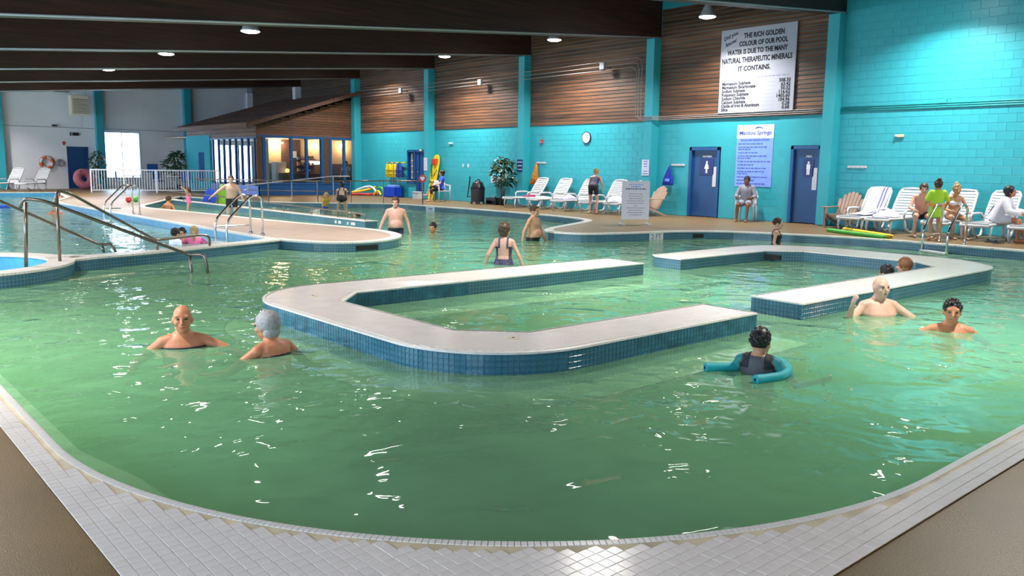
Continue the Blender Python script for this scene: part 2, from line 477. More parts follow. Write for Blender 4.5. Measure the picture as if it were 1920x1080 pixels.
# ------------------------------------------------------------------ pool outlines
NCX, NCY, NR = 4.015, 4.637, 3.08
SPA_C, SPA_R, SPA_RI = (1.55, 13.75), 1.60, 1.28
near_arc = arc(NCX, NCY, NR, 180, 270, 64)
east = smooth_open([(17.62, 4.0), (17.62, 5.5), (17.78, 7.6), (17.75, 8.7), (17.35, 10.2), (16.72, 11.55), (15.75, 12.2), (14.6, 12.35), (13.5, 12.62), (13.05, 13.05), (12.93, 13.65), (13.45, 14.35), (14.9, 15.1), (16.45, 15.85), (17.05, 16.5), (17.45, 18.2), (17.62, 21.4), (17.5, 24), (17.42, 26.3), (17.05, 27.1), (15.92, 27.75), (13.6, 30.1), (12.67, 36.1)], 2)
penin = smooth_open([(9.02, 29.16), (8.62, 27.98), (8.86, 26.07), (9.2, 23.06), (9.33, 21.1), (9.5, 19.4), (9.95, 17.2), (10.05, 16.0), (9.85, 15.0), (9.35, 14.15), (8.6, 13.68), (8.0, 13.66), (7.5, 13.95), (7.2, 14.5), (7.08, 14.92)], 2)
divw = [(6.48, 14.67), (5.4, 14.24), (4.28, 13.83), (3.5, 13.62), (3.25, 13.5), (3.14, 13.48)]
spa_s = [p for p in arc(*SPA_C, SPA_R, -14, -112, 18)]
MAIN = near_arc + [(14.6, 1.557)] + arc(14.6, 4.6, 3.02, -90, 0, 12)[1:] + east[1:] + penin + divw + spa_s + [(.935, 11.4)]
LEFT = [(7.0, 15.35), (7.0, 25), (7.0, 31.6), (7.3, 33.8), (8.5, 37.2), (9.3, 42.6), (2, 43.6), (-2.5, 43.6), (-2.5, 14.2), (-.3, 14.0)]+arc(*SPA_C, SPA_R, 150, 20, 16)+[(3.55, 14.0), (4.2, 14.15), (5.3, 14.58), (6.35, 14.98), (6.8, 15.17)]
SPA = arc(*SPA_C, SPA_RI, 0, 360, 47)[:-1]
# island outlines (counter-clockwise)
ISL1 = arc(4.80, 5.74, 1.10, 180, 270, 24)+[(7.40, 4.68), (7.42, 5.35), (4.87, 5.35), (4.39, 5.84), (4.39, 7.79), (4.83, 8.27), (9.90, 8.28), (9.96, 9.08)]+arc(4.82, 8.00, 1.12, 90, 180, 24)
ISL1[-25-2] = (9.90, 8.28)
ISL2 = [(8.33, 4.70)]+arc(13.6, 6.05, 1.35, -90, 0, 20)+arc(13.75, 7.9, 1.22, 0, 90, 20)+[(11.05, 9.05), (10.88, 8.85), (10.86, 8.31), (13.35, 8.31), (13.85, 7.85), (13.85, 5.85), (13.4, 5.37), (8.37, 5.37)]
DIV = [(11.25, 18.75), (11.62, 18.75), (11.62, 34.0), (11.25, 34.0)]

# ------------------------------------------------------------------ floor, coping, pool shells, water
floor = region('floor', [[(XL, YF), (25.5, YF), (25.5, YB), (XL, YB)]], [MAIN, LEFT, SPA], -0.012, 'deck')
tag(floor, 'speckled tan textured concrete pool deck', None, None, 'structure')
shell = struct('floor_pool', 'tiled shell and floor of the pools')
region('pool_floor', [MAIN, LEFT, SPA], [], PZ, 'pool_shell', shell)
mat('ledge', (.80, .82, .72), .5, var=.06)
region('submerged_ledge', [offset_loop(ISL1, .40)], [ISL1], -.31, 'ledge', shell)
wall_strip('ledge_face', offset_loop(ISL1, .42), PZ, -.31, 'pool_shell', shell)
region('submerged_ledge', [[(.935, 8.5)]+near_arc[:22]+[(1.42, 3.9), (1.36, 4.7), (1.22, 5.4), (1.20, 8.5)]], [], -.31, 'ledge', shell)
region('submerged_ledge', [near_arc[44:]+[(8.5, 1.557), (8.5, 1.85), (4.6, 1.85), (3.6, 1.92)]], [], -.31, 'ledge', shell)
MB().add([(8.2, 19.5, PZ+.01), (18.0, 19.5, PZ+.01), (18.0, 24.5, -.58), (8.2, 24.5, -.58), (18.0, 37, -.50), (8.2, 37, -.50)], [(0, 1, 2, 3), (3, 2, 4, 5)]).build('ramp_floor', 'pool_shell', shell)
wall_strip('tile_band', MAIN, PZ, -0.008, 'tile_blue_field', shell)
wall_strip('tile_band', LEFT, PZ, -0.008, 'pool_blue', shell)
wall_strip('tile_band', SPA, PZ, -0.008, 'pool_blue', shell)
def coping(name, loop, width, parent, z=0.0, m='tile_white_field', skip=0):
    out = offset_loop(loop, width); n = len(loop)
    mb = MB(); lip = offset_loop(loop, -0.012)
    for i in range(skip, n-1 if skip else n):
        j = (i+1) % n
        a, b, c, d = lip[i], lip[j], out[j], out[i]
        mb.add([(a[0], a[1], z), (b[0], b[1], z), (c[0], c[1], z), (d[0], d[1], z), (a[0], a[1], z-.03), (b[0], b[1], z-.03), (c[0], c[1], z-.02), (d[0], d[1], z-.02)],
               [(0, 1, 2, 3), (0, 4, 5, 1), (3, 2, 6, 7)])
    return mb.build(name, m, parent)
# far part of the main coping is one strip; the near corner is laid tile by tile below
cop = struct('trim_1', 'white tiled coping around the pools')
coping('coping_strip', MAIN, .20, cop, 0.0, skip=66)
coping('coping_strip', LEFT, .16, cop, -0.001)
coping('coping_strip', SPA, SPA_R-SPA_RI, cop, 0.0015)
water = region('pool_water', [MAIN], [ISL1, ISL2, DIV], WZ, 'water_green')
tag(water, 'rippled green mineral water filling the large main pool', 'water', None, 'stuff')
def m_murk(name, col, opacity):
    m = bpy.data.materials.new(name); m.use_nodes = True; nt = m.node_tree; nt.nodes.clear()
    d = N(nt, 'ShaderNodeBsdfDiffuse'); d.inputs[0].default_value = tuple(col)+(1,)
    t = N(nt, 'ShaderNodeBsdfTransparent'); t.inputs[0].default_value = (.8, .95, .85, 1)
    nz = N(nt, 'ShaderNodeTexNoise'); nz.inputs['Scale'].default_value = .7; nz.inputs['Detail'].default_value = 4
    mr = N(nt, 'ShaderNodeMapRange'); mr.inputs[1].default_value = .3; mr.inputs[2].default_value = .7; mr.inputs[3].default_value = 1-opacity+.08; mr.inputs[4].default_value = 1-opacity-.08
    nt.links.new(nz.outputs['Fac'], mr.inputs[0])
    x = N(nt, 'ShaderNodeMixShader'); nt.links.new(mr.outputs[0], x.inputs[0]); nt.links.new(d.outputs[0], x.inputs[1]); nt.links.new(t.outputs[0], x.inputs[2])
    o = N(nt, 'ShaderNodeOutputMaterial'); nt.links.new(x.outputs[0], o.inputs[0]); MATS[name] = m
m_murk('murk_a', (.27, .60, .32), .45); m_murk('murk_b', (.27, .60, .32), .65)
# suspended minerals cloud the water in layers, denser with depth
region('murk_layer', [MAIN], [ISL1, ISL2, DIV], WZ-.17, 'murk_a', water)
region('murk_layer', [MAIN], [ISL1, ISL2, DIV], WZ-.36, 'murk_b', water)
water2 = region('pool_water', [LEFT], [], WZ, 'water_blue')
tag(water2, 'pale turquoise water of the far left pool behind the handrails', 'water', None, 'stuff')
water3 = region('pool_water', [SPA], [], WZ-.06, 'water_blue')
tag(water3, 'blue water inside the small round basin at left edge', 'water', None, 'stuff')

# peninsula surface is the same deck, its grazing sheen put into a paler colour
pen_top = region('trim_2', [[(7.14, 15.1), (7.3, 14.6), (8.0, 13.9), (8.6, 13.92), (9.25, 14.35), (9.65, 15.1), (9.83, 16.0), (9.74, 17.2), (9.3, 19.4), (9.12, 21.1), (9.0, 23.06), (8.65, 26.07), (8.41, 27.98), (8.8, 29.3), (12.4, 36.3), (13, 37.2), (8.8, 37.2), (7.55, 33.8), (7.16, 31.6)]], [], -0.008, 'deck_grazing_sheen')
tag(pen_top, 'pale tan walkway surface between the two pools', None, None, 'structure')

# --- near corner coping, laid tile by tile
grout = region('coping_bed', [[(.775, 12.0), (.775, 1.357), (15, 1.357), (15, 1.557)]+[p for p in near_arc][::-1]+[(.935, 12.0)]], [], -.0035, 'grout_light', cop)
wall_strip('coping_lip', [(.935, 12.0)]+near_arc+[(15, 1.557)], -.03, -.005, 'tile_nose', cop, False)
T = .0508
tile_me = MB().add([(x*.0241*k, y*.0241*k, z) for z, k in ((-.004, 1.0), (-.001, 1.0), (.0, .95)) for x, y in ((-1, -1), (1, -1), (1, 1), (-1, 1))],
    [(i, (i+1) % 4, 4+(i+1) % 4, 4+i) for i in range(4)]+[(4+i, 4+(i+1) % 4, 8+(i+1) % 4, 8+i) for i in range(4)]+[(8, 9, 10, 11)]).mesh('tile', 'tile_white')
cand = []
i = 0
while .775+T*(i+.5) < 9.0:
    j = 0
    while 1.357+T*(j+.5) < 12.0:
        x = .775+T*(i+.5); y = 1.357+T*(j+.5)
        lim = .034
        ok = True
        for dx in (-.0235, .0235):
            for dy in (-.0235, .0235):
                X, Y = x+dx, y+dy
                if X > NCX and Y > 1.557-lim: ok = False
                elif Y > NCY and X > .935-lim: ok = False
                elif X <= NCX and Y <= NCY and math.hypot(X-NCX, Y-NCY) < NR+lim: ok = False
        if ok: cand.append((-px_per_m((x, y, 0)) if in_frame((x, y, 0)) else 0, x, y))
        j += 1
    i += 1
cand.sort()
rest = MB()
tv = [tuple(v.co) for v in tile_me.vertices]; tf = [tuple(p.vertices) for p in tile_me.polygons]
for k, (s, x, y) in enumerate(cand):
    dz = random.uniform(-.0006, .0006)
    if k < 300 and s < 0:
        o = put('tile', tile_me, cop, loc=(x, y, dz)); o.rotation_euler = (random.uniform(-.006, .006), random.uniform(-.006, .006), random.uniform(-.015, .015))
    else: rest.add([(a+x, b+y, c+dz) for a, b, c in tv], tf)
tag(rest.build('tile_field', 'tile_white', cop), None, None, None, 'stuff')
# rounded nosing tiles along the edge
nose = MB()
for ia in range(2):
    pass
nprof = [(-.031, -.004), (-.031, .000), (-.006, .001), (.006, .000), (.012, -.006), (.012, -.026)]
def nose_mesh(w):
    mb = MB(); h = w/2
    mb.add([(a, -h, b) for a, b in nprof]+[(a, h, b) for a, b in nprof], [(i, i+1, 7+i, 6+i) for i in range(5)]+[(0, 1, 2, 3, 4, 5)[::-1], (6, 7, 8, 9, 10, 11)])
    return mb.mesh('nosing_tile', 'tile_nose')
nm = nose_mesh(.0225)
path = [(.935, 12.0)]+near_arc+[(9, 1.557)]
segs = []
acc = 0.0
for a, b in zip(path, path[1:]):
    l = math.hypot(b[0]-a[0], b[1]-a[1]); dx, dy = (b[0]-a[0])/l, (b[1]-a[1])/l
    while acc < l:
        segs.append((a[0]+dx*acc, a[1]+dy*acc, math.atan2(dy, dx))); acc += .0255
    acc -= l
segs = [(-px_per_m((x, y, 0)) if in_frame((x, y, 0)) else 0, x, y, a) for x, y, a in segs]
segs.sort(); rest = MB()
nv = [v.co.copy() for v in nm.vertices]; nf = [tuple(p.vertices) for p in nm.polygons]
for k, (s, x, y, a) in enumerate(segs):
    # local +x points to the water
    rz = a+PI/2
    if k < 300 and s < 0:
        o = put('nosing_tile', nm, cop, loc=(x, y, 0)); o.rotation_euler = (0, 0, rz)
    else:
        R = Matrix.Rotation(rz, 3, 'Z'); rest.add([R @ v+Vector((x, y, 0)) for v in nv], nf)
tag(rest.build('nosing_field', 'tile_nose', cop), None, None, None, 'stuff')

# --- islands
def island(name, label, loop, cat, n_side, n_top, ztop=0.0, white='tile_white_field', near=13.0):
    is_ = thing(name, label, cat, (0, 0, 0))
    wall_strip('body', loop, PZ, -.008, 'tile_blue_field', is_)
    region('top', [offset_loop(loop, .004)], [], ztop-.004, white, is_)
    lipo = offset_loop(loop, .010); lipi = offset_loop(loop, -.022); n = len(loop); mb = MB()
    for i in range(n):
        j = (i+1) % n
        mb.add([(lipi[i][0], lipi[i][1], ztop+.001), (lipi[j][0], lipi[j][1], ztop+.001), (lipo[j][0], lipo[j][1], ztop-.003), (lipo[i][0], lipo[i][1], ztop-.003), (lipo[j][0], lipo[j][1], ztop-.020), (lipo[i][0], lipo[i][1], ztop-.020)], [(0, 1, 2, 3), (3, 2, 4, 5)])
    mb.build('edge_trim', 'tile_nose', is_)
    # wall tiles, standing proud of the grout
    h = .021
    tm = MB().add([(x*h*k, y, z*h*k) for y, k in ((.0, 1), (-.003, 1), (-.0045, .92)) for x, z in ((-1, -1), (1, -1), (1, 1), (-1, 1))],
        [(i, (i+1) % 4, 4+(i+1) % 4, 4+i) for i in range(4)]+[(4+i, 4+(i+1) % 4, 8+(i+1) % 4, 8+i) for i in range(4)]+[(8, 9, 10, 11)]).mesh('wall_tile', 'tile_blue')
    P = .0475; C = []; s = 0.0; acc = 0.0
    for i in range(n):
        a = loop[i]; b = loop[(i+1) % n]; l = math.hypot(b[0]-a[0], b[1]-a[1])
        if l < 1e-6: continue
        dx, dy = (b[0]-a[0])/l, (b[1]-a[1])/l; nx, ny = dy, -dx
        while acc < l:
            x, y = a[0]+dx*acc, a[1]+dy*acc
            for r in range(5):
                z = ztop-.045-r*P
                v = CAM-Vector((x, y, z)); fac = (v.x*nx+v.y*ny)/v.length
                if fac > 0.03: C.append((-px_per_m((x, y, z)) if in_frame((x, y, z)) else 0, x, y, z, math.atan2(dy, dx)))
            acc += P
        acc -= l
    C.sort(); rest = MB()
    tv = [v.co.copy() for v in tm.vertices]; tf = [tuple(p.vertices) for p in tm.polygons]
    for k, (sc, x, y, z, a) in enumerate(C):
        if k < n_side and sc < 0:
            o = put('wall_tile', tm, is_, loc=(x, y, z)); o.rotation_euler = (0, 0, a)
        elif math.hypot(x, y) < near:
            R = Matrix.Rotation(a, 3, 'Z'); rest.add([R @ v+Vector((x, y, z)) for v in tv], tf)
    if rest.v: tag(rest.build('wall_tile_field', 'tile_blue', is_), None, None, None, 'stuff')
    # top tiles
    inner = offset_loop(loop, -.026); C = []
    xs = [p[0] for p in loop]; ys = [p[1] for p in loop]
    x = min(xs)+T/2
    while x < max(xs):
        y = min(ys)+T/2
        while y < max(ys):
            if math.hypot(x, y) < near and all(inside((x+dx, y+dy), inner) for dx in (-.02, .02) for dy in (-.02, .02)):
                C.append((-px_per_m((x, y, 0)) if in_frame((x, y, 0)) else 0, x, y))
            y += T
        x += T
    C.sort(); rest = MB()
    tv = [tuple(v.co) for v in tile_me.vertices]; tf = [tuple(p.vertices) for p in tile_me.polygons]
    for k, (sc, x, y) in enumerate(C):
        if k < n_top: put('top_tile', tile_me, is_, loc=(x, y, ztop-.0003))
        else: rest.add([(a+x, b+y, c+ztop-.0003) for a, b, c in tv], tf)
    if rest.v: tag(rest.build('top_tile_field', 'tile_white', is_), None, None, None, 'stuff')
    return is_
ISLAND1 = island('pool_bench', 'U-shaped white-topped tiled bench wall rising from the centre of the pool', ISL1, 'bench wall', 300, 300, near=10.5)
ISLAND2 = island('pool_bench', 'U-shaped white-topped bench wall at right, opening towards the centre bench', ISL2, 'bench wall', 300, 0, near=11)
RAMPW = island('ramp_wall', 'low blue tiled divider wall with a white top along the access ramp', DIV, 'wall', 0, 0, near=0)
# skimmer mouths and depth marker on the tile bands
def band_box(name, a, b, z0, z1, m, par, out=.012):
    d = Vector((b[0]-a[0], b[1]-a[1])); l = d.length; ang = math.atan2(d.y, d.x)
    M = Matrix.Translation((a[0], a[1], 0)) @ Matrix.Rotation(ang, 4, 'Z')
    return MB().box(0, l, -out, .004, z0, z1, M).build(name, m, par)
def near_seg(loop, p, w):
    best = min(range(len(loop)), key=lambda i: (loop[i][0]-p[0])**2+(loop[i][1]-p[1])**2)
    a = Vector(loop[best-1]); b = Vector(loop[(best+1) % len(loop)]); d = (b-a).normalized(); c = Vector(p)
    c = Vector(loop[best])+d*(c-Vector(loop[best])).dot(d)
    return c-d*w/2, c+d*w/2
for p, w in (((8.24, 13.62), .46), ((16.2, 11.9), .30)):
    a, b = near_seg(MAIN, p, w)
    f = band_box('skimmer_mouth', b, a, -.16, -.07, 'dark_hole', shell, .012)
for p in ((13.85, 8.0),):
    MB().box(13.30, 13.36, 8.0, 8.3, -.15, -.06).build('skimmer_mouth', 'dark_hole', ISLAND2)
# ------------------------------------------------------------------ walls
def blocks_on_right(parent, regions, z1fn):
    pass
wr = struct('wall_right', 'turquoise painted concrete block wall with brown plank cladding above')
OPEN = [(11.66, 12.62, 2.13), (14.93, 16.08, 2.12), (30.0, 31.62, 2.12)]
cm = MB(); yp = YF
for a, b, h in OPEN:
    cm.box(WX, WX+.25, yp, a, -.05, 7.6).box(WX, WX+.25, a, b, h, 7.6); yp = b
cm.box(WX, WX+.25, yp, 35.9, -.05, 7.6).build('core', 'turq_mortar', wr)
MB().box(WX+.2, WX+.25, 30.8, 31.62, 0, 2.2).box(WX+.2, WX+.25, 11.6, 16.2, 0, 2.2).build('recess', 'turq', wr)
MB().box(WX, WX+.25, 35.9, YB, 2.95, 7.6).build('core_upper', 'turq_mortar', wr)
# concrete blocks 0.40 x 0.20, joints recessed
bm_me = MB().add([(x, y*.1965*k, z*.0965*k2) for x, k, k2 in ((.0, 1, 1), (-.003, 1, 1), (-.0055, .985, .97)) for y, z in ((-1, -1), (1, -1), (1, 1), (-1, 1))],
    [(i, (i+1) % 4, 4+(i+1) % 4, 4+i) for i in range(4)]+[(4+i, 4+(i+1) % 4, 8+(i+1) % 4, 8+i) for i in range(4)]+[(8, 9, 10, 11)]).mesh('block', 'turq_block')
C = []
r = 0
while .1+.2*r < 6.4:
    z = .1+.2*r
    y = 4.2+(.2 if r % 2 else 0)
    while y < 35.6:
        top = 6.3 if y < 11.2 else 2.92
        if z+.09 < top and not any(y+.19 > a and y-.19 < b and z-.09 < h for a, b, h in OPEN):
            C.append((-px_per_m((WX, y, z)) if in_frame((WX, y, z)) else 0, y, z))
        y += .4
    r += 1
C.sort(); rest = MB(); bv = [tuple(v.co) for v in bm_me.vertices]; bf = [tuple(p.vertices) for p in bm_me.polygons]
for k, (s, y, z) in enumerate(C):
    if k < 300 and s < 0: put('block', bm_me, wr, loc=(WX, y, z))
    else: rest.add([(a+WX, b+y, c+z) for a, b, c in bv], bf)
tag(rest.build('block_field', 'turq_block', wr), None, None, None, 'stuff')
# flush jamb infill around openings (cut blocks)
for a, b, h in OPEN:
    MB().box(WX-.005, WX, a-.42, a, 0, 2.9).build('jamb_block', 'turq', wr)
    MB().box(WX-.005, WX, b, b+.42, 0, 2.9).build('jamb_block', 'turq', wr)
    MB().box(WX-.005, WX, a, b, h, 2.9).build('lintel_block', 'turq', wr)
# plank cladding by bay
pl = .118
for k, y0 in enumerate(BAY[3:-1]):
    y1 = BAY[BAY.index(y0)+1]
    z = 2.95; i = 0
    me = MB().add([(-.02, y0+.17, 0), (-.02, y1-.17, 0), (-.034, y1-.17, .010), (-.034, y0+.17, .010), (-.022, y1-.17, pl-.012), (-.022, y0+.17, pl-.012), (0, y1-.17, pl-.012), (0, y0+.17, pl-.012), (0, y0+.17, 0), (0, y1-.17, 0)],
        [(0, 1, 2, 3), (3, 2, 4, 5), (5, 4, 6, 7), (8, 9, 1, 0)]).mesh('plank', 'plank')
    while z < 6.3:
        o = put('plank', me, wr, loc=(WX+.001, 0, z)); o.rotation_euler = (0, random.uniform(-.0, .02), 0)
        z += pl
# pillars
for y in BAY[2:]:
    MB().box(WX-.36, WX, y-.16, y+.16, 0 if y < 36 else 2.8, beam_z(WX-.2)+.01).build('pillar', 'turq' if y < 40 else 'white_wall', wr, bevel=.01)
    MB().box(WX-.30, WX-.02, y-.03, y+.03, beam_z(WX), beam_z(WX)+.9).build('beam_seat', 'steel_paint', wr)
# ceiling: roof deck and beams
ce = struct('ceiling', 'dark brown sloping roof on deep timber beams')
zr = lambda x: beam_z(x)+BEAM_D
MB().add([(XL-.2, YF-.2, zr(XL)), (25.6, YF-.2, zr(25.6)), (25.6, YB+.2, zr(25.6)), (XL-.2, YB+.2, zr(XL)), (XL-.2, YF-.2, zr(XL)+.2), (25.6, YF-.2, zr(25.6)+.2), (25.6, YB+.2, zr(25.6)+.2), (XL-.2, YB+.2, zr(XL)+.2)],
    [(0, 3, 2, 1), (4, 5, 6, 7), (0, 1, 5, 4), (1, 2, 6, 5), (2, 3, 7, 6), (3, 0, 4, 7)]).build('roof_deck', 'roof_dark', ce)
for y in BAY:
    if y > 46: continue
    b = MB().add([(x, yy, beam_z(x)+dz) for x in (XL, WX-.02) for yy in (y-.14, y+.14) for dz in (0, BEAM_D)], [(0, 1, 3, 2), (4, 6, 7, 5), (0, 4, 5, 1), (2, 3, 7, 6), (0, 2, 6, 4), (1, 5, 7, 3)]).build('beam', 'beam', ce)
    MB().tube([(XL, y-.16, beam_z(XL)+.02), (WX-.05, y-.16, beam_z(WX)+.02)], .022, 8).build('conduit', 'steel_paint', b, True)
# back wall with window opening
wb = struct('wall_back', 'white painted end wall behind the far left pool')
WN = (12.98, 14.72, .58, 2.95)
LW = (18.6, 21.15, .35, 2.45)
bwm = MB()
bwm.box(XL, WN[0], YB, YB+.25, -.05, 7.6).box(WN[0], WN[1], YB, YB+.25, -.05, WN[2]).box(WN[0], WN[1], YB, YB+.25, WN[3], 7.6)
bwm.box(WN[1], LW[0], YB, YB+.25, -.05, 7.6).box(LW[0], LW[1], YB, YB+.25, -.05, LW[2]).box(LW[0], LW[1], YB, YB+.25, LW[3], 7.6).box(LW[1], 25.7, YB, YB+.25, -.05, 7.6)
bwm.build('core', 'white_wall', wb)
for x in (8.1, 12.72, 17.32):
    MB().box(x-.19, x+.19, YB-.34, YB, 0, 6.3).build('pillar', 'turq', wb, bevel=.01)
MB().tube([(6.0, YB-.02, 3.12), (17.2, YB-.02, 3.12)], .02, 6).build('conduit', 'steel_paint', wb)
win = struct('window_1', 'bright overexposed window in the white end wall')
for nm_, x0, x1, z0, z1 in (('frame_bar', WN[0], WN[1], WN[2]-.06, WN[2]), ('frame_bar', WN[0], WN[1], WN[3], WN[3]+.06), ('frame_bar', WN[0]-.06, WN[0], WN[2]-.06, WN[3]+.06), ('frame_bar', WN[1], WN[1]+.06, WN[2]-.06, WN[3]+.06)):
    MB().box(x0, x1, YB-.03, YB+.1, z0, z1).build(nm_, 'white_gloss', win)
MB().box((WN[0]+WN[1])/2-.02, (WN[0]+WN[1])/2+.02, YB+.05, YB+.09, WN[2], WN[3]).build('mullion', 'white_gloss', win)
for a, b in ((WN[0], (WN[0]+WN[1])/2), ((WN[0]+WN[1])/2, WN[1])):
    MB().box(a, b, YB+.065, YB+.072, WN[2], WN[3]).build('pane', 'glass', win)
# left wall with a row of daylight windows, front wall (both out of view)
wl = struct('wall_left', 'white side wall with a long row of windows')
lm = MB(); LWIN = [(y, y+4.6) for y in (-2.6, 3.2, 9.0, 14.8, 20.6, 26.4, 32.2, 38.0, 42.8)]
z0, z1 = .45, 3.0
lm.box(XL-.25, XL, YF, YB, -.05, z0).box(XL-.25, XL, YF, YB, z1, 7.0)
prev = YF
for a, b in LWIN: lm.box(XL-.25, XL, prev, a, z0, z1); prev = b
lm.box(XL-.25, XL, prev, YB, z0, z1); lm.build('core', 'white_wall', wl)
for k, (a, b) in enumerate(LWIN):
    w = struct('window_%d' % (k+2), 'side wall window')
    MB().box(XL-.13, XL-.12, a, b, z0, z1).build('pane', 'glass', w)
    MB().box(XL-.16, XL-.08, a, b, z0, z0+.05).box(XL-.16, XL-.08, a, b, z1-.05, z1).box(XL-.16, XL-.08, a, a+.05, z0, z1).box(XL-.16, XL-.08, b-.05, b, z0, z1).build('frame_bar', 'white_gloss', w)
wf = struct('wall_front', 'white wall behind the viewer')
FW = []
fm = MB(); prev = XL-.25
for a, b in FW: fm.box(prev, a, YF-.25, YF, .45, 3.0); prev = b
fm.box(prev, 25.7, YF-.25, YF, .45, 3.0).box(XL-.25, 25.7, YF-.25, YF, -.05, .45).box(XL-.25, 25.7, YF-.25, YF, 3.0, 7.6).build('core', 'white_wall', wf)
for k, (a, b) in enumerate(FW):
    w = struct('window_%d' % (k+2+len(LWIN)), 'window behind the viewer')
    MB().box(a, b, YF-.13, YF-.12, .45, 3.0).build('pane', 'glass', w)
    MB().box(a, b, YF-.16, YF-.08, .45, .5).box(a, b, YF-.16, YF-.08, 2.95, 3.0).box(a, a+.05, YF-.16, YF-.08, .45, 3.0).box(b-.05, b, YF-.16, YF-.08, .45, 3.0).build('frame_bar', 'white_gloss', w)
def portal(loc, rot, sx, sy):
    l = bpy.data.lights.new('window_portal', 'AREA'); l.shape = 'RECTANGLE'; l.size = sx; l.size_y = sy; l.cycles.is_portal = True
    o = bpy.data.objects.new('window_portal', l); COL.objects.link(o); o.location = loc; o.rotation_euler = rot
for a, b in FW: portal(((a+b)/2, YF-.27, 1.725), (-PI/2, 0, 0), b-a, 2.55)
for a, b in LWIN: portal((XL-.27, (a+b)/2, 1.725), (PI/2, 0, -PI/2), b-a, 2.55)
portal(((WN[0]+WN[1])/2, YB+.27, (WN[2]+WN[3])/2), (PI/2, 0, 0), WN[1]-WN[0], WN[3]-WN[2])
portal(((LW[0]+LW[1])/2, YB+.27, (LW[2]+LW[3])/2), (PI/2, 0, 0), LW[1]-LW[0], LW[3]-LW[2])
wo = struct('wall_office', 'outer wall of the office beyond the pool hall')
MB().box(25.5, 25.7, YF, YB, -.05, 7.6).build('core', 'white_wall', wo)
# ------------------------------------------------------------------ doors in the right wall
def wall_door(name, label, y0, y1, h, word, man):
    d = struct(name, label, (WX, (y0+y1)/2, 0)); w = (y1-y0)/2
    fr = MB().box(-.05, .2, -w, -w+.09, 0, h).box(-.05, .2, w-.09, w, 0, h).box(-.05, .2, -w, w, h-.09, h)
    fr.build('frame', 'frame_blue', d, bevel=.006)
    MB().box(.045, .09, -w+.09, w-.09, .01, h-.09).build('leaf', 'door_blue', d)
    plate = MB().box(.030, .045, -w+.24, w-.36, 1.28, 1.76).build('sign_plate', 'navy', d)
    cy = (-w+.24+w-.36)/2
    f = MB().ell((.028, cy, 1.66), (.006, .032, .036), 10, 7)
    if man: f.box(.024, .030, cy-.055, cy+.055, 1.48, 1.62).box(.024, .030, cy-.045, cy-.006, 1.33, 1.48).box(.024, .030, cy+.006, cy+.045, 1.33, 1.48)
    else: f.prism([(-.03, 1.62), (.03, 1.62), (.085, 1.46), (.03, 1.46), (.03, 1.33), (-.03, 1.33), (-.03, 1.46), (-.085, 1.46)], .024, .030, lambda a, b, t: (t, cy+a, b))
    f.build('figure', 'white_gloss', plate)
    text(word, .085, d, (.028, cy, 1.80), (PI/2, 0, -PI/2), 'white_gloss', align='CENTER')
    MB().box(.030, .045, -w+.12, -w+.27, .92, 1.52).build('push_plate', 'white_plastic', d)
    return d
wall_door('door_1', 'blue washroom door with a woman figure sign', 14.95, 16.06, 2.10, 'WOMEN', False)
wall_door('door_2', 'blue washroom door with a man figure sign', 11.68, 12.60, 2.11, 'MEN', True)
# doorway by the lifeguard: window panel and open doorway
d3 = struct('door_3', 'blue door and side window beside the lifeguard post', (WX, 30.8, 0))
MB().box(-.05, .15, .23, .82, .62, .70).box(-.05, .15, .23, .82, 2.03, 2.10).box(-.05, .15, .76, .82, .62, 2.1).box(-.05, .15, .20, .27, .62, 2.10).build('window_frame', 'frame_blue', d3)
MB().box(.05, .06, .27, .76, .70, 2.03).build('pane', 'door_blue', d3)
MB().box(-.003, .15, .20, .82, 0, .62).build('dado', 'turq', d3)
for k in range(9): MB().box(.02, .05, .47+.01*(k % 3), .58, .85+.125*k, .95+.125*k).build('notice', 'conduit' if k % 2 else 'grout_light', d3)
MB().box(-.05, .15, -.82, -.76, 0, 2.1).box(-.05, .15, -.82, .24, 2.03, 2.10).build('frame', 'frame_blue', d3)
MB().box(.03, .08, -.76, -.05, .01, 2.03).build('leaf', 'frame_blue', d3)
MB().box(.0, .08, -.05, .22, .01, 2.03).build('open_leaf_edge', 'door_blue', d3)
MB().box(-.06, -.04, -.35, -.15, 2.06, 2.14).build('plate', 'grout_light', d3)
MB().ell((.0, .08, 1.15), (.03, .03, .03), 8, 6).build('knob', 'chrome', d3)
# the doorways are holes in the wall core? a dark recess is not needed: leaves fill them
d4 = struct('door_4', 'dark blue door in the white end wall', (11.62, YB, 0))
MB().box(-.50, -.43, -.05, .02, 0, 2.16).box(.43, .50, -.05, .02, 0, 2.16).box(-.5, .5, -.05, .02, 2.09, 2.16).build('frame', 'door_blue', d4)
MB().box(-.43, .43, -.03, .0, .01, 2.09).build('leaf', 'door_blue', d4)
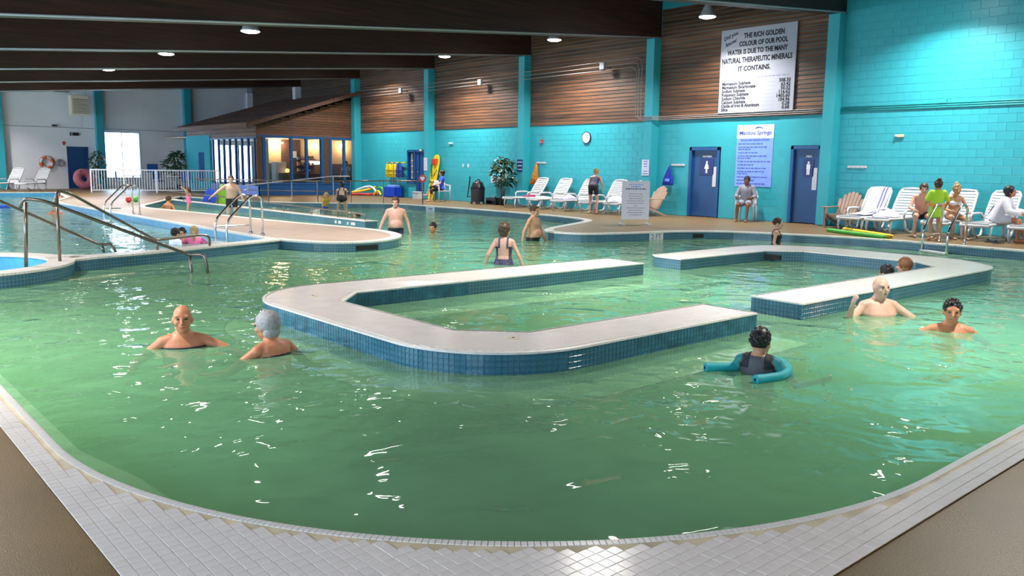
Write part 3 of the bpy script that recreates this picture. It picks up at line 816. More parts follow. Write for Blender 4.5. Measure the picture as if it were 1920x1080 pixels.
# ------------------------------------------------------------------ high bay lamps
emit('lamp_glow', (1.0, .94, .88), 30.0)
LIGHT = bpy.data.lights.new('lamp_light', 'AREA'); LIGHT.shape = 'DISK'; LIGHT.size = .34; LIGHT.energy = LAMP_WATTS; LIGHT.color = (1.0, .95, .88); LIGHT.spread = math.radians(135)
lamp = thing('bay_lamp', 'x', 'lamp'); lamp.scale = (1.22, 1.22, 1.0)
MB().lathe([(.03, .46), (.06, .44), (.07, .30), (.10, .24), (.165, .06), (.20, .0), (.19, .0), (.155, .06), (.09, .22), (.0, .23)], n=24).build('housing', 'steel_paint', lamp, True)
MB().lathe([(.185, .012), (.175, -.012), (.11, -.035), (.0, -.045)], n=24).build('lens', 'lamp_glow', lamp, True)
MB().tube([(0, 0, .44), (0, 0, .88)], .008, 6).build('stem', 'black', lamp)
_l = bpy.data.objects.new('light', LIGHT); COL.objects.link(_l); _l.parent = lamp; _l.location = (0, 0, -.055)
LL = {(19.6, 14.45): 'round hanging lamp right of centre, above the mineral notice board', (19.6, 20.55): 'round hanging lamp near the plank wall, above the clock bay', (19.6, 26.65): 'small round hanging lamp beside the middle turquoise pillar top',
      (9.1, 14.45): 'round hanging lamp cut by the top edge of the picture', (9.1, 20.55): 'largest round lamp hanging over the left half of the pool', (9.1, 26.65): 'middle round lamp of the receding row at upper left', (9.1, 32.75): 'smallest farthest round lamp above the white end wall'}
first = True
for x in (0.0, 9.1, 19.6):  # the leftmost row is unseen, added to light the foreground and left side
    for k in range(-3, 6):
        y = 14.45+6.1*k
        if (x > 19 and y > 36) or (x < 5 and k == -2) or (x > 5 and k == -3): continue
        z = 4.70+(x-9.1)*.0862
        if x == 9.1 and y > 42: x_ = 5.6  # added lamp, set off its row and out of view to brighten the end wall
        else: x_ = x
        if y > 36 or (x > 19 and y > 30): z += .22  # far lamps added to brighten the end, raised out of sight behind beams
        lab = LL.get((x, round(y, 2)), 'unseen round hanging lamp placed to light the hall')
        if first: o = lamp; o.location = (x_, y, z); o['label'] = lab; first = False
        else: o = dup(lamp, (x_, y, z), 0, lab)
        if y > 36 or (x > 19 and y > 30): o.scale.z = .72
        o['group'] = 'round hanging lamps'
# ------------------------------------------------------------------ fittings on the right wall
def on_wall(name, label, cat, y, z, group=None):
    return thing(name, label, cat, (WX-.006, y, z), 0, group)
RW = (PI/2, 0, -PI/2)      # lettering lying on the right wall, read from the pool
mat('board_white', (.34, .36, .44), .8, var=.02)
mat('sheet_white', (.76, .78, .88), .6, var=.02)
mat('sign_white', (.58, .62, .76), .75, var=.02)
mat('ink', (.012, .012, .02), .95, var=.1)
mat('ink_soft', (.20, .20, .28), .5, var=.1)
mat('rules_blue', (.20, .34, .85), .4, var=.08)
mat('ink_blue', (.05, .08, .42), .5, var=.1)
# mineral notice board: 2.45 x 2.35 m, lower edge at 3.07
sg = on_wall('notice_board', 'large white notice board listing the minerals in the pool water', 'sign', 13.82, 3.085)
SW, SH = 2.45, 2.38
MB().box(-.085, -.05, -SW/2, SW/2, 0, SH).build('panel', 'board_white', sg, bevel=.004)
def st(s, y, z, size, align='LEFT', sq=1.0, m='ink', sh=0.0, th=0.0, rot=0.0, fit=None):
    # y measured from the board's left edge as read
    return text(s, size, sg, (-.087, SW/2-y, z), (PI/2, -rot, -PI/2) if not rot else Euler((PI/2, rot, -PI/2), 'XYZ'), m, align=align, squash=sq, shear=sh, thick=th, fit=fit)
for s_, y_, z_, h_, q_ in (('THE RICH GOLDEN', 1.42, 2.10, .19, 1.30), ('COLOUR OF OUR POOL', 1.40, 1.88, .19, 1.56), ('WATER IS DUE TO THE MANY', 1.21, 1.66, .19, 1.96), ('NATURAL THERAPEUTIC MINERALS', 1.20, 1.42, .205, 2.28), ('IT CONTAINS.', 1.15, 1.18, .19, 1.05)):
    st(s_, y_, z_, h_, 'CENTER', th=.007, fit=q_)
a = st('Did you', .10, 2.07, .15, sh=.3, th=.003, fit=.50); a.rotation_euler = Euler((PI/2, -.33, -PI/2))
a = st('know:', .17, 1.90, .15, sh=.3, th=.003, fit=.40); a.rotation_euler = Euler((PI/2, -.33, -PI/2))
st('These are:', .18, .95, .11, m='ink_soft')
bars = MB(); y = 1.25
while y < 2.3:
    w = random.uniform(.05, .16); bars.box(-.087, -.085, SW/2-min(y+w, 2.33), SW/2-y, .965, .995); y += w+.03
bars.build('small_print', 'ink_soft', sg)
for k, (a_, b_) in enumerate((('Magnesium Sulphate', '308.30'), ('Magnesium Bicarbonate', '63.42'), ('Sodium Sulphate', '50.52'), ('Potassium Sulphate', '116.62'), ('Sodium Chloride', '1405.60'), ('Calcium Sulphate', '104.96'), ('Oxide of Iron & Aluminum', '0.28'), ('Silica', '0.68'))):
    z_ = .80-.106*k
    st(a_, .10, z_, .128, sq=.92, th=.004); st(b_, 2.34, z_, .135, 'RIGHT', th=.004)
    MB().box(-.087, -.0855, SW/2-1.85, SW/2-1.45, z_+.01, z_+.016).build('leader_line', 'ink_soft', sg)
# rules sheet
rs = on_wall('rules_poster', 'tall blue and white pool rules poster between the washroom doors', 'poster', 13.785, .96)
MB().box(-.012, -.004, -.605, .605, 0, 1.39).build('sheet', 'rules_blue', rs)
MB().box(-.012, -.004, -.605, .605, 1.39, 1.77).build('header', 'white_gloss', rs)
text('Manitou Springs', .165, rs, (-.014, .0, 1.49), RW, 'ink_blue', align='CENTER', shear=.15, thick=.003)
MB().tube([(-.014, .02-.30*t, 1.66+.05*math.sin(PI*t)) for t in [i/10 for i in range(11)]], [.006+.016*math.sin(PI*i/10) for i in range(11)], 6).build('wave_mark', 'rules_blue', rs)
text('RULES AND REGULATIONS', .082, rs, (-.014, .0, 1.31), RW, 'ink_blue', align='CENTER', squash=.95, thick=.002)
zz = 1.23
for k, ls in enumerate(((.75,), (.85, .35), (.55,), (.9, .3), (.92,), (.5,), (.88,), (.85, .3), (.92,), (.45,), (.8,))):
    for f in ls:
        b = MB(); y = -.54
        while y < -.54+1.08*f:
            w = random.uniform(.04, .13); b.box(-.0135, -.012, -min(y+w, .55), -y, zz-.018, zz+.014); y += w+.022
        b.build('print_line', 'ink_blue', rs); zz -= .062
    zz -= .034
# clock
ck = on_wall('wall_clock', 'round white wall clock with a black rim above the loungers', 'clock', 20.5, 2.48)
Mx = Matrix.Rotation(-PI/2, 3, 'Y')
MB().lathe([(.0, 0), (.20, 0), (.21, .03), (.20, .05), (.185, .05), (.185, .035), (0, .035)], n=28, M=Mx).build('rim', 'black', ck, True)
emit_face = mat('clock_face', (.85, .85, .85), .3, var=.01)
MB().lathe([(0, .036), (.184, .036), (.184, .040), (0, .040)], n=28, M=Mx).build('face', 'clock_face', ck)
MB().box(-.046, -.042, -.006, .006, 0, .15).build('minute_hand', 'black', ck)
MB().box(-.046, -.042, -.10, 0, -.008, .008).build('hour_hand', 'black', ck)
# small notices
def notice(name, label, y, z, w, h, m, lines, ink='ink_soft', x=0.0):
    o = on_wall(name, label, 'sign', y, z); o.location.x += x
    MB().box(-.010, -.003, -w/2, w/2, 0, h).build('sheet', m, o)
    n = len(lines)
    for k, f in enumerate(lines):
        zc = h*(1-(k+.7)/(n+.4)); b = MB(); yy = -w*f/2
        while yy < w*f/2-.01:
            ww = random.uniform(.03, .07); b.box(-.0115, -.010, yy, min(yy+ww, w*f/2), zc-.014, zc+.014); yy += ww+.014
        b.build('print_line', ink, o)
    return o
notice('notice', 'white printed notice on the pillar left of the blue bag', 17.52, 1.22, .30, .50, 'sign_white', (.6, .5, .4, .0, .5, .7), 'ink_blue', -.36)
notice('notice', 'white notice on the turquoise pillar beside the blue doorway', 29.72, 1.22, .26, .55, 'sign_white', (.2, .0, .2), 'red', -.36)
nv_ = notice('notice', 'navy three-line sign on the pillar above the potted tree', 23.6, 1.25, .30, .46, 'navy', (.8, .75, .85), 'white_gloss', -.36)
for yy, zz, lab in ((22.8, 1.60, 'white coat hook rail holding the orange towel'), (16.5, 1.57, 'white coat hook rail holding the blue bag'), (10.67, 1.56, 'empty white coat hook rail right of the last pillar')):
    o = on_wall('hook_rail', lab, 'hook rail', yy, zz)
    MB().box(-.025, -.002, -.26, .26, -.03, .03).build('board', 'white_plastic', o, bevel=.004)
    for k in range(5): MB().tube([(-.02, -.2+.1*k, .0), (-.06, -.2+.1*k, -.01), (-.075, -.2+.1*k, .02)], .007, 6).build('hook', 'white_plastic', o)
al = on_wall('fire_alarm', 'small red fire alarm box left of the clock', 'alarm', 22.78, 2.30)
MB().box(-.06, 0, -.06, .06, 0, .15).build('box', 'red', al, bevel=.01); MB().box(-.066, -.06, -.03, .03, .03, .06).build('pull_bar', 'white_plastic', al)
for y_, z_, lab in ((9.62, 2.34, 'small pale speaker fitting high on the right-hand bay'), (28.35, 2.37, 'small white wall fitting above the lifeguard')):
    o = on_wall('wall_fitting', lab, 'fitting', y_, z_)
    MB().box(-.06, 0, -.11, .11, -.035, .035).build('body', 'grout_light' if y_ < 20 else 'white_plastic', o, bevel=.01)
    MB().ell((-.07, .08, 0), (.03, .03, .03), 10, 7).build('lens', 'white_plastic', o)
for y_ in (27.55, 27.2):
    o = on_wall('switch_plate', 'small white switch plate right of the lifeguard' if y_ > 27.3 else 'second small white switch plate nearer the vacuum', 'switch', y_, 1.46)
    MB().box(-.012, 0, -.05, .05, -.07, .07).build('plate', 'white_plastic', o); MB().box(-.02, -.012, -.012, .012, -.02, .02).build('toggle', 'white_plastic', o)
# hanging towel (orange) and bag (blue)
mat('orange_cloth', (.75, .22, .02), .8, var=.5, scale=9)
mat('blue_cloth', (.015, .03, .42), .6, var=.3, scale=8)
def drape(name, prof, depth, m, parent, folds=5, n=24, amp=.03):
    """hanging cloth: rows (z, half width, centre)"""
    R = []
    for z, hw, cy in prof:
        f = [(-depth-amp*(math.sin(folds*PI*i/n+z*3))*min(1, hw*6), cy-hw+2*hw*i/n, z) for i in range(n+1)]
        bk = [(p[0]+.035, p[1], p[2]) for p in f[::-1]]
        R.append([Vector(p) for p in f+bk])
    return MB().rings(R).build(name, m, parent, True)
tw = on_wall('towel', 'orange towel hanging from the hook rail over the first lounger', 'towel', 23.02, .80)
drape('cloth', [(0, .26, .10), (.25, .20, .06), (.5, .12, .02), (.72, .06, .0), (.80, .02, 0)], .08, 'orange_cloth', tw)
bg_ = on_wall('swim_bag', 'blue drawstring bag hanging from the hook rail by the washroom door', 'bag', 16.80, .93)
drape('sack', [(0, .19, .02), (.06, .20, .02), (.2, .18, .01), (.4, .10, .0), (.55, .03, -.02), (.60, .015, -.02)], .10, 'blue_cloth', bg_, 3, 20, .015)
MB().box(-.135, -.128, -.08, .10, .12, .20).build('print', 'rules_blue', bg_)
MB().tube([(-.08, -.02, .58), (-.07, -.03, .66)], .008, 6).build('cord', 'navy', bg_)
# conduits
def pipe(name, label, pts, r, m, par=None):
    o = MB().tube([(WX-.05-p[2] if len(p) > 2 else WX-.05, p[0], p[1]) for p in pts], r, 8).build(name, m, par, True)
    return o
cw = thing('conduit_run', 'bundle of grey conduits running along the plank wall', 'conduit')
for k, (z_, ye) in enumerate(((4.93, 17.80), (4.79, 17.92), (4.66, 18.02))):
    pipe('pipe', '', [(35.2, z_-.06, .32), (30.2, z_-.08, .32), (29.2, z_-.08, .32), (24, z_-.04, .32), (23, z_-.04, .32), (ye+.25, z_, .32), (ye+.06, z_-.05, .32), (ye, z_-.25, .32), (ye, 3.10, .32), (ye-.05, 2.97+.05*k, .33), (17.25, 2.97+.05*k, .33), (17.1, 2.97+.05*k, .02), (12, 2.99+.05*k, .02), (11.56, 3.0+.05*k, .02)], .013, 'conduit', cw)
for y_, z_ in ((19.5, 4.78), (26.0, 4.68), (31.6, 4.68)):
    MB().box(WX-.44, WX-.34, y_-.10, y_+.10, z_-.10, z_+.12).build('junction_box', 'steel_paint', cw, bevel=.01)
    MB().box(WX-.40, WX-.02, y_-.02, y_+.02, z_-.02, z_+.02).build('bracket', 'conduit', cw)
cw2 = thing('conduit_run', 'turquoise painted conduit crossing the right-hand bay of the wall', 'conduit')
for k in range(3): pipe('pipe', '', [(11.2, 3.0+.05*k, -.02), (2.0, 3.0+.05*k, -.02)], .018, 'turq_dark', cw2)
MB().box(WX-.06, WX, 8.55, 8.75, 3.10, 3.18).build('junction_box', 'turq', cw2)
# ------------------------------------------------------------------ white resin loungers
def make_lounger():
    t = thing('sun_lounger', 'x', 'lounger')
    # local: foot end at -y... head at +x; x along the length, seat x from -1.0 to 0.25, back from 0.25
    bdir = Vector((math.cos(math.radians(56)), 0, math.sin(math.radians(56))))
    P0 = Vector((.22, 0, .36))
    for s in (-1, 1):
        fr = MB().tube([(-1.02, s*.29, .33), (-.98, s*.30, .36), (-.5, s*.31, .36), (.25, s*.31, .36)], .028, 8)
        fr.build('side_rail', 'white_plastic', t, True)
        MB().tube([(-.90, s*.29, .35), (-.93, s*.29, .15), (-.88, s*.29, .0)], [.03, .026, .02], 8).build('leg', 'white_plastic', t, True)
        MB().tube([(-.30, s*.30, .35), (-.22, s*.31, .12), (-.02, s*.31, .03), (.16, s*.31, .05), (.25, s*.31, .20), (.30, s*.31, .40)], .03, 8).build('leg', 'white_plastic', t, True)
        MB().tube([(-.36, s*.32, .36), (-.38, s*.34, .50), (-.30, s*.345, .555), (.02, s*.345, .56), (.18, s*.34, .55), (.30, s*.32, .44)], .026, 8).build('arm', 'white_plastic', t, True)
        pass
    bf = MB()
    for s in (-1, 1): bf.tube([P0+Vector((0, s*.29, 0)), P0+bdir*.35+Vector((0, s*.30, 0)), P0+bdir*.74+Vector((0, s*.29, 0)), P0+bdir*.82+Vector((0, s*.24, 0))], .028, 8)
    bf.tube([P0+bdir*.82+Vector((0, -.25, 0)), P0+bdir*.84, P0+bdir*.82+Vector((0, .25, 0))], .03, 8)
    bfo = bf.build('back_frame', 'white_plastic', t, True)
    MB().tube([(-1.02, -.29, .33), (-1.05, 0, .33), (-1.02, .29, .33)], .03, 8).build('foot_rail', 'white_plastic', t, True)
    MB().tube([P0+bdir*.55+Vector((0, 0, 0)), Vector((.62, 0, .02))], .022, 8).build('prop', 'white_plastic', t, True)
    sl = MB().box(-.026, .026, -.28, .28, -.012, .012).mesh('slat', 'white_plastic')
    sf = MB().box(-.96, .24, -.305, -.285, .345, .37).box(-.96, .24, .285, .305, .345, .37).build('seat_frame', 'white_plastic', t)
    for k in range(14): put('slat', sl, sf, loc=(-.94+.088*k, 0, .372))
    for k in range(10):
        o = put('slat', sl, bfo, loc=P0+bdir*(.05+.078*k)); o.rotation_euler = (0, -math.radians(56), 0)
    return t
lg = make_lounger(); GL = 'white loungers along the turquoise wall'
LG = [(22.55, 20.42, 'white slatted lounger nearest the potted tree, orange towel above its back'), (21.28, 20.40, 'white slatted lounger second from the potted tree'), (20.05, 20.40, 'white slatted lounger under the clock with a lilac towel on its seat'),
      (18.72, 20.40, 'white slatted lounger the bending bather leans over'), (17.70, 20.45, 'white slatted lounger mostly hidden behind the free-standing notice'),
      (9.86, 20.30, 'white lounger with a striped towel draped down its back'), (9.08, 20.25, 'white lounger with a crumpled white towel on its seat'), (7.83, 20.25, 'white lounger behind the girl in the lime shirt'),
      (6.95, 20.25, 'white lounger with a person in a white robe sitting on it'), (6.05, 20.25, 'white lounger cut off by the right edge of the picture')]
for k, (y, x, lab) in enumerate(LG):
    o = lg if k == 0 else dup(lg)
    o.location = (x, y, -.012); o.rotation_euler = (0, 0, random.uniform(-.05, .05)); o['label'] = lab; o['group'] = GL
for x, y, lab in ((8.0, 45.6, 'white lounger farthest left by the white end wall'), (9.1, 45.4, 'white lounger by the end wall below the life ring')):
    o = dup(lg, (x, y, -.012), math.radians(38), lab, 'white loungers by the end wall')
# ------------------------------------------------------------------ towels on loungers
mat('towel_white', (.72, .71, .80), .9, var=.12, scale=12, bump=.6, bscale=40)
mat('stripe_blue', (.12, .13, .45), .9, var=.2)
mat('towel_lilac', (.55, .50, .72), .9, var=.3, scale=10)
mat('magenta', (.30, .01, .10), .8, var=.2)
def lump(name, label, cat, loc, r, m, seed=1, bumps=9, rz=0.0, group=None):
    rnd = random.Random(seed); mb = MB()
    t = thing(name, label, cat, loc, rz, group)
    R = []; n = 26; k = 8
    ph = [rnd.uniform(0, 6.28) for _ in range(6)]
    for j in range(k+1):
        a = PI/2*j/k; ring = []
        for i in range(n):
            b = 2*PI*i/n
            w = 1+.16*math.sin(3*b+ph[0])+.10*math.sin(5*b+ph[1]+a*2)+.06*math.sin(9*b+ph[2])
            h = 1+.25*math.sin(2*b+ph[3]+a*3)+.15*math.sin(4*b+ph[4])
            ring.append(Vector((r[0]*math.cos(a)*math.cos(b)*w, r[1]*math.cos(a)*math.sin(b)*w, r[2]*math.sin(a)*h)))
        R.append(ring)
    o = mb.rings(R).build('cloth', m, t, True)
    return t
lump('towel', 'lilac white towel heaped on the lounger under the clock', 'towel', (19.95, 20.05, .373), (.32, .24, .13), 'towel_lilac', 3)
lump('towel', 'white towel heap on the seat of the fourth lounger left of the notice', 'towel', (19.70, 17.72, .373), (.30, .24, .15), 'towel_white', 5)
lump('towel', 'small magenta towel lying on the first lounger', 'towel', (20.35, 22.5, .373), (.22, .20, .07), 'magenta', 6)
lump('towel', 'white rumpled towel on the seat of the second right-hand lounger', 'towel', (19.75, 9.10, .373), (.42, .27, .15), 'towel_white', 8)
lump('towel', 'pale towel spread on the seat of the second lounger from the tree', 'towel', (19.95, 21.3, .373), (.30, .25, .05), 'towel_white', 9)
# towel draped over the back of the first right-hand lounger
td = thing('towel', 'white towel with blue stripes draped over a lounger back', 'towel', (20.30, 9.86, 0))
def drape_path(y0, y1, m, name, par, off=0.0, n=9):
    b = Vector((math.cos(math.radians(56)), 0, math.sin(math.radians(56)))); nrm = Vector((-math.sin(math.radians(56)), 0, math.cos(math.radians(56))))
    pts = [Vector((-.62, 0, .40)), Vector((-.35, 0, .41)), Vector((.02, 0, .42)), Vector((.17, 0, .44)), Vector((.22, 0, .36))+b*.12+nrm*.04, Vector((.22, 0, .36))+b*.4+nrm*.04, Vector((.22, 0, .36))+b*.72+nrm*.045, Vector((.22, 0, .36))+b*.82+nrm*.0, Vector((.22, 0, .36))+b*.74-nrm*.06, Vector((.22, 0, .36))+b*.45-nrm*.07]
    V = []; F = []
    for j, p in enumerate(pts):
        for i in range(n):
            y = y0+(y1-y0)*i/(n-1)
            w = .018*math.sin(9*y+j*1.3)+.012*math.sin(23*y+j)+off
            V.append((p.x-w*.5, y*(1-.05*math.sin(j*2)), p.z+abs(w)))
    for j in range(len(pts)-1):
        for i in range(n-1): F.append((j*n+i, j*n+i+1, (j+1)*n+i+1, (j+1)*n+i))
    o = MB().add(V, F).build(name, m, par, True)
    s = o.modifiers.new('thick', 'SOLIDIFY'); s.thickness = .012
    return o
drape_path(-.26, .25, 'towel_white', 'cloth', td)
for a in (-.19, -.11): drape_path(a, a+.035, 'stripe_blue', 'stripe', td, .012, 3)
# ------------------------------------------------------------------ adirondack chairs, stacking chairs
mat('tan_resin', (.40, .27, .20), .5, var=.08)
mat('brown_resin', (.30, .20, .15), .5, var=.08)
def adirondack(label, loc, rz, m):
    t = thing('adirondack_chair', label, 'chair', loc, rz)      # faces local -x
    for s in (-1, 1):
        MB().box(-.34, -.27, s*.30-.03, s*.30+.03, 0, .52).build('leg', m, t, bevel=.005)
        MB().add([(-.34, s*.26-.02, .36), (-.34, s*.26+.02, .36), (.55, s*.26+.02, .0), (.55, s*.26-.02, .0), (-.34, s*.26-.02, .26), (-.34, s*.26+.02, .26), (.45, s*.26+.02, .0), (.45, s*.26-.02, .0)], [(0, 1, 2, 3), (7, 6, 5, 4), (0, 4, 5, 1), (1, 5, 6, 2), (3, 2, 6, 7), (0, 3, 7, 4)]).build('leg', m, t)
        MB().box(-.42, .32, s*.33-.065, s*.33+.065, .52, .545).build('arm', m, t, bevel=.008)
    for k in range(6):
        x = -.32+.09*k; z = .355-.17*(k/5)*.9
        MB().box(x-.04, x+.04, -.25, .25, z, z+.02).build('slat', m, t)
    L = (.60, .72, .78, .80, .78, .72, .60)
    for k in range(7):
        y = (-.235+.078*k); l = L[k]; fan = (k-3)*.022
        b = Vector((math.sin(math.radians(28)), 0, math.cos(math.radians(28)))); p = Vector((.16, y, .20)); q = p+b*l+Vector((0, fan, 0)); e = b*.02
        w = .035; n_ = Vector((b.z, 0, -b.x))*.018
        MB().add([p+Vector((0, -w, 0)), p+Vector((0, w, 0)), q+Vector((0, w*1.25, 0)), q+e*1.5, q+Vector((0, -w*1.25, 0)), p+Vector((0, -w, 0))+n_, p+Vector((0, w, 0))+n_, q+Vector((0, w*1.25, 0))+n_, q+e*1.5+n_, q+Vector((0, -w*1.25, 0))+n_],
            [(0, 1, 2, 3, 4), (9, 8, 7, 6, 5), (0, 5, 6, 1), (1, 6, 7, 2), (2, 7, 8, 3), (3, 8, 9, 4), (4, 9, 5, 0)]).build('back_slat', m, t)
    MB().box(.36, .40, -.30, .30, .50, .56).build('back_brace', m, t)
    return t
adirondack('grey-brown slatted garden chair between the washroom door and the loungers', (20.55, 10.65, -.012), .0, 'brown_resin')
adirondack('pinkish tan slatted garden chair behind the free-standing notice', (20.15, 16.75, -.012), -.25, 'tan_resin')
def plastic_chair(label, loc, rz):
    t = thing('stacking_chair', label, 'chair', loc, rz)        # faces local -x
    for sx, sy, top in ((-.22, -.24, .64), (-.22, .24, .64), (.22, -.22, .44), (.22, .22, .44)):
        MB().tube([(sx*1.15, sy*1.08, 0), (sx, sy, .44), (sx*1.02, sy*1.04, top)], [.022, .028, .026], 8).build('leg', 'white_plastic', t, True)
    MB().box(-.25, .22, -.23, .23, .42, .45).build('seat', 'white_plastic', t, bevel=.012)
    for sy in (-1, 1): MB().tube([(-.25, sy*.26, .65), (.0, sy*.28, .66), (.20, sy*.26, .68), (.27, sy*.23, .72)], .026, 8).build('arm', 'white_plastic', t, True)
    n = 10; R = []
    for j in range(6):
        z = .44+.42*j/5; hw = .235-.03*(j == 5); lean = .22+.10*j/5
        R.append([Vector((lean+.05*math.cos(PI*(i/n-.5))-.05, -hw+2*hw*i/n, z)) for i in range(n+1)]+[Vector((lean+.05*math.cos(PI*(i/n-.5))-.025, -hw+2*hw*i/n, z)) for i in range(n, -1, -1)])
    MB().rings(R).build('backrest', 'white_plastic', t, True)
    return t
plastic_chair('white stacking armchair under the lifeguard', (20.15, 27.55, -.012), 2.6-PI/2+.35)
plastic_chair('white stacking armchair under the man in the grey robe', (20.72, 13.62, -.012), .35)
# ------------------------------------------------------------------ free-standing notice
ns = thing('standing_notice', 'free-standing white notice on two feet near the pool edge', 'sign', (16.62, 14.25, -.012), -.64)
for s in (-1, 1):
    MB().box(s*.34-.02, s*.34+.02, -.02, .02, .03, 1.12).build('post', 'white_plastic', ns)
    MB().box(s*.34-.025, s*.34+.025, -.28, .28, 0, .035).build('foot', 'white_plastic', ns, bevel=.006)
MB().box(-.36, .36, -.026, -.012, .14, 1.13).build('panel', 'sheet_white', ns)
for k, (f, h) in enumerate(((.5, .02), (.35, .03), (.75, .035), (.0, 0), (.5, .014), (.55, .014), (.5, .014), (.65, .014), (.6, .014), (.1, .014), (.65, .014), (.5, .014), (.6, .014), (.45, .014))):
    if f:
        b = MB(); y = -.36*f
        while y < .36*f:
            w = random.uniform(.03, .08); b.box(y, min(y+w, .36*f), -.0275, -.026, 1.03-.06*k, 1.03-.06*k+h); y += w+.015
        b.build('print_line', 'rules_blue' if k < 2 else 'ink_soft', ns)
# ------------------------------------------------------------------ potted tree, dispensers, vacuum
mat('leaf_dark', (.010, .055, .022), .45, var=.5, scale=5)
mat('leaf_green', (.04, .11, .04), .5, var=.5, scale=5)
mat('bark', (.10, .055, .03), .8, var=.3)
mat('blossom', (.75, .80, .75), .6, var=.05)
def leaf_mesh(l, w, m):
    P = [(0, 0, 0), (l*.3, -w*.45, .01), (l*.3, w*.45, .01), (l*.7, -w*.4, .0), (l*.7, w*.4, .0), (l, 0, -.03), (l*.3, 0, .03), (l*.7, 0, .02)]
    return MB().add(P, [(0, 1, 6), (0, 6, 2), (1, 3, 7, 6), (6, 7, 4, 2), (3, 5, 7), (7, 5, 4)]).mesh('leaf', m)
def potted_tree(label, loc, h, spread, n, m, pot_m, trunks=3, seed=1, low=.45, ll=.24, bloom=0):
    rnd = random.Random(seed); t = thing('potted_tree', label, 'plant', loc)
    MB().lathe([(0, 0), (.13, 0), (.17, .24), (.18, .26), (.16, .26), (.155, .22), (0, .22)], n=20).build('pot', pot_m, t, True)
    for k in range(trunks):
        a = 6.28*k/trunks; x, y = .05*math.cos(a), .05*math.sin(a)
        MB().tube([(x, y, .2), (x*1.8+.02, y*1.2, h*.4), (x*1.2, y*2, h*.7), (x*2.5, y*2.5, h*.88)], [.022, .020, .016, .008], 7).build('trunk', 'bark', t, True)
    lm_ = leaf_mesh(ll, ll*.42, m)
    for k in range(n):
        z = h*(low+(1-low)*rnd.random()**.9); f = math.sin(PI*min(1, max(.05, (z/h-low)/(1-low)*.85+.12)))
        r = spread*f*rnd.random()**.5; a = rnd.uniform(0, 6.28)
        o = put('leaf', lm_, t, loc=(r*math.cos(a), r*math.sin(a), z)); o.rotation_euler = (rnd.uniform(-.6, .6), rnd.uniform(-.4, .9), a+rnd.uniform(-.9, .9)); s = rnd.uniform(.7, 1.25); o.scale = (s, s, s)
    bm_ = MB().ell((0, 0, 0), (.035, .035, .03), 8, 6).mesh('blossom', 'blossom')
    for k in range(bloom):
        a = rnd.uniform(2.4, 5.4); z = h*(low+.12+(.8-low)*rnd.random()); r = spread*.85
        put('blossom', bm_, t, loc=(r*math.cos(a), r*math.sin(a), z))
    return t
potted_tree('dark-leaved potted tree with pale blossoms beside the loungers', (20.50, 24.15, -.012), 1.78, .52, 230, 'leaf_dark', 'black', 3, 4, .42, .24, 7)
o = on_wall('paper_dispenser', 'tall white paper dispenser left of the potted tree', 'dispenser', 24.88, .84)
MB().box(-.16, 0, -.13, .13, 0, .44).build('case', 'white_plastic', o, bevel=.02); MB().box(-.165, -.16, -.08, .08, .05, .10).build('slot', 'steel_paint', o)
o = on_wall('wall_box', 'low white box fixed to the wall beside the tall dispenser', 'box', 25.30, .80)
MB().box(-.22, 0, -.19, .19, 0, .22).build('case', 'white_plastic', o, bevel=.015); MB().box(-.23, 0, -.2, .2, .20, .24).build('lid', 'white_plastic', o, bevel=.01)
mat('vac_grey', (.05, .055, .08), .4, var=.1)
vc = thing('wet_vacuum', 'dark grey drum vacuum on castors by the wall', 'vacuum', (20.25, 25.35, -.012), .3)
MB().lathe([(0, .09), (.24, .09), (.27, .14), (.27, .52), (.28, .54), (.28, .58), (.25, .60), (0, .60)], n=24).build('drum', 'vac_grey', vc, True)
MB().lathe([(.285, .58), (.285, .62), (.24, .70), (.20, .82), (.12, .88), (0, .90)], n=24).build('motor_head', 'black', vc, True)
MB().tube([(-.2, 0, .80), (-.1, 0, .94), (.1, 0, .94), (.2, 0, .80)], .02, 8).build('handle', 'black', vc, True)
MB().tube([(.0, .25, .30), (.0, .48, .25), (.1, .50, .6), (.15, .48, .95), (.1, .45, 1.05)], .025, 8).build('hose', 'black', vc, True)
for k in range(4): a = .78+1.57*k; MB().cyl((.24*math.cos(a)-.02, .24*math.sin(a), .05), (.24*math.cos(a)+.02, .24*math.sin(a), .05), .05, n=12).build('castor', 'black', vc)
cr = thing('plastic_crate', 'black low crate standing beside the drum vacuum', 'crate', (20.45, 24.65, -.012), .2)
MB().box(-.16, .16, -.24, .24, .0, .03).box(-.16, .16, -.24, -.21, .0, .26).box(-.16, .16, .21, .24, .0, .26).box(-.16, -.13, -.24, .24, .16, .26).box(.13, .16, -.24, .24, .0, .26).build('shell', 'black', cr)
MB().ell((0, -.05, .2), (.12, .13, .14), 12, 8).build('contents', 'vac_grey', cr, True)
# ------------------------------------------------------------------ lifeguard corner
mat('yellow', (.80, .58, .01), .45, var=.08)
mat('spine_red', (.55, .05, .02), .5, var=.1)
mat('vest_blue', (.03, .07, .40), .6, var=.2)
sb = thing('spine_board', 'yellow rescue spine board leaning on the wall behind the lifeguard', 'rescue board', (20.80, 29.30, -.012))
tl = .19
Ms = Matrix.Rotation(tl, 4, 'Y')
pf = [(-.13, 0), (-.20, .5), (-.24, 1.1), (-.24, 1.6), (-.18, 1.86), (-.08, 1.95), (.08, 1.95), (.18, 1.86), (.24, 1.6), (.24, 1.1), (.20, .5), (.13, 0)]
MB().prism(pf, -.03, .03, lambda a, b, t: Ms @ Vector((t, a, b))).build('board', 'yellow', sb, bevel=.01)
for s in (-1, 1): MB().box(-.13, -.03, s*.11-.06, s*.11+.06, 1.50, 1.76, Ms).build('head_block', 'spine_red', sb, bevel=.02)
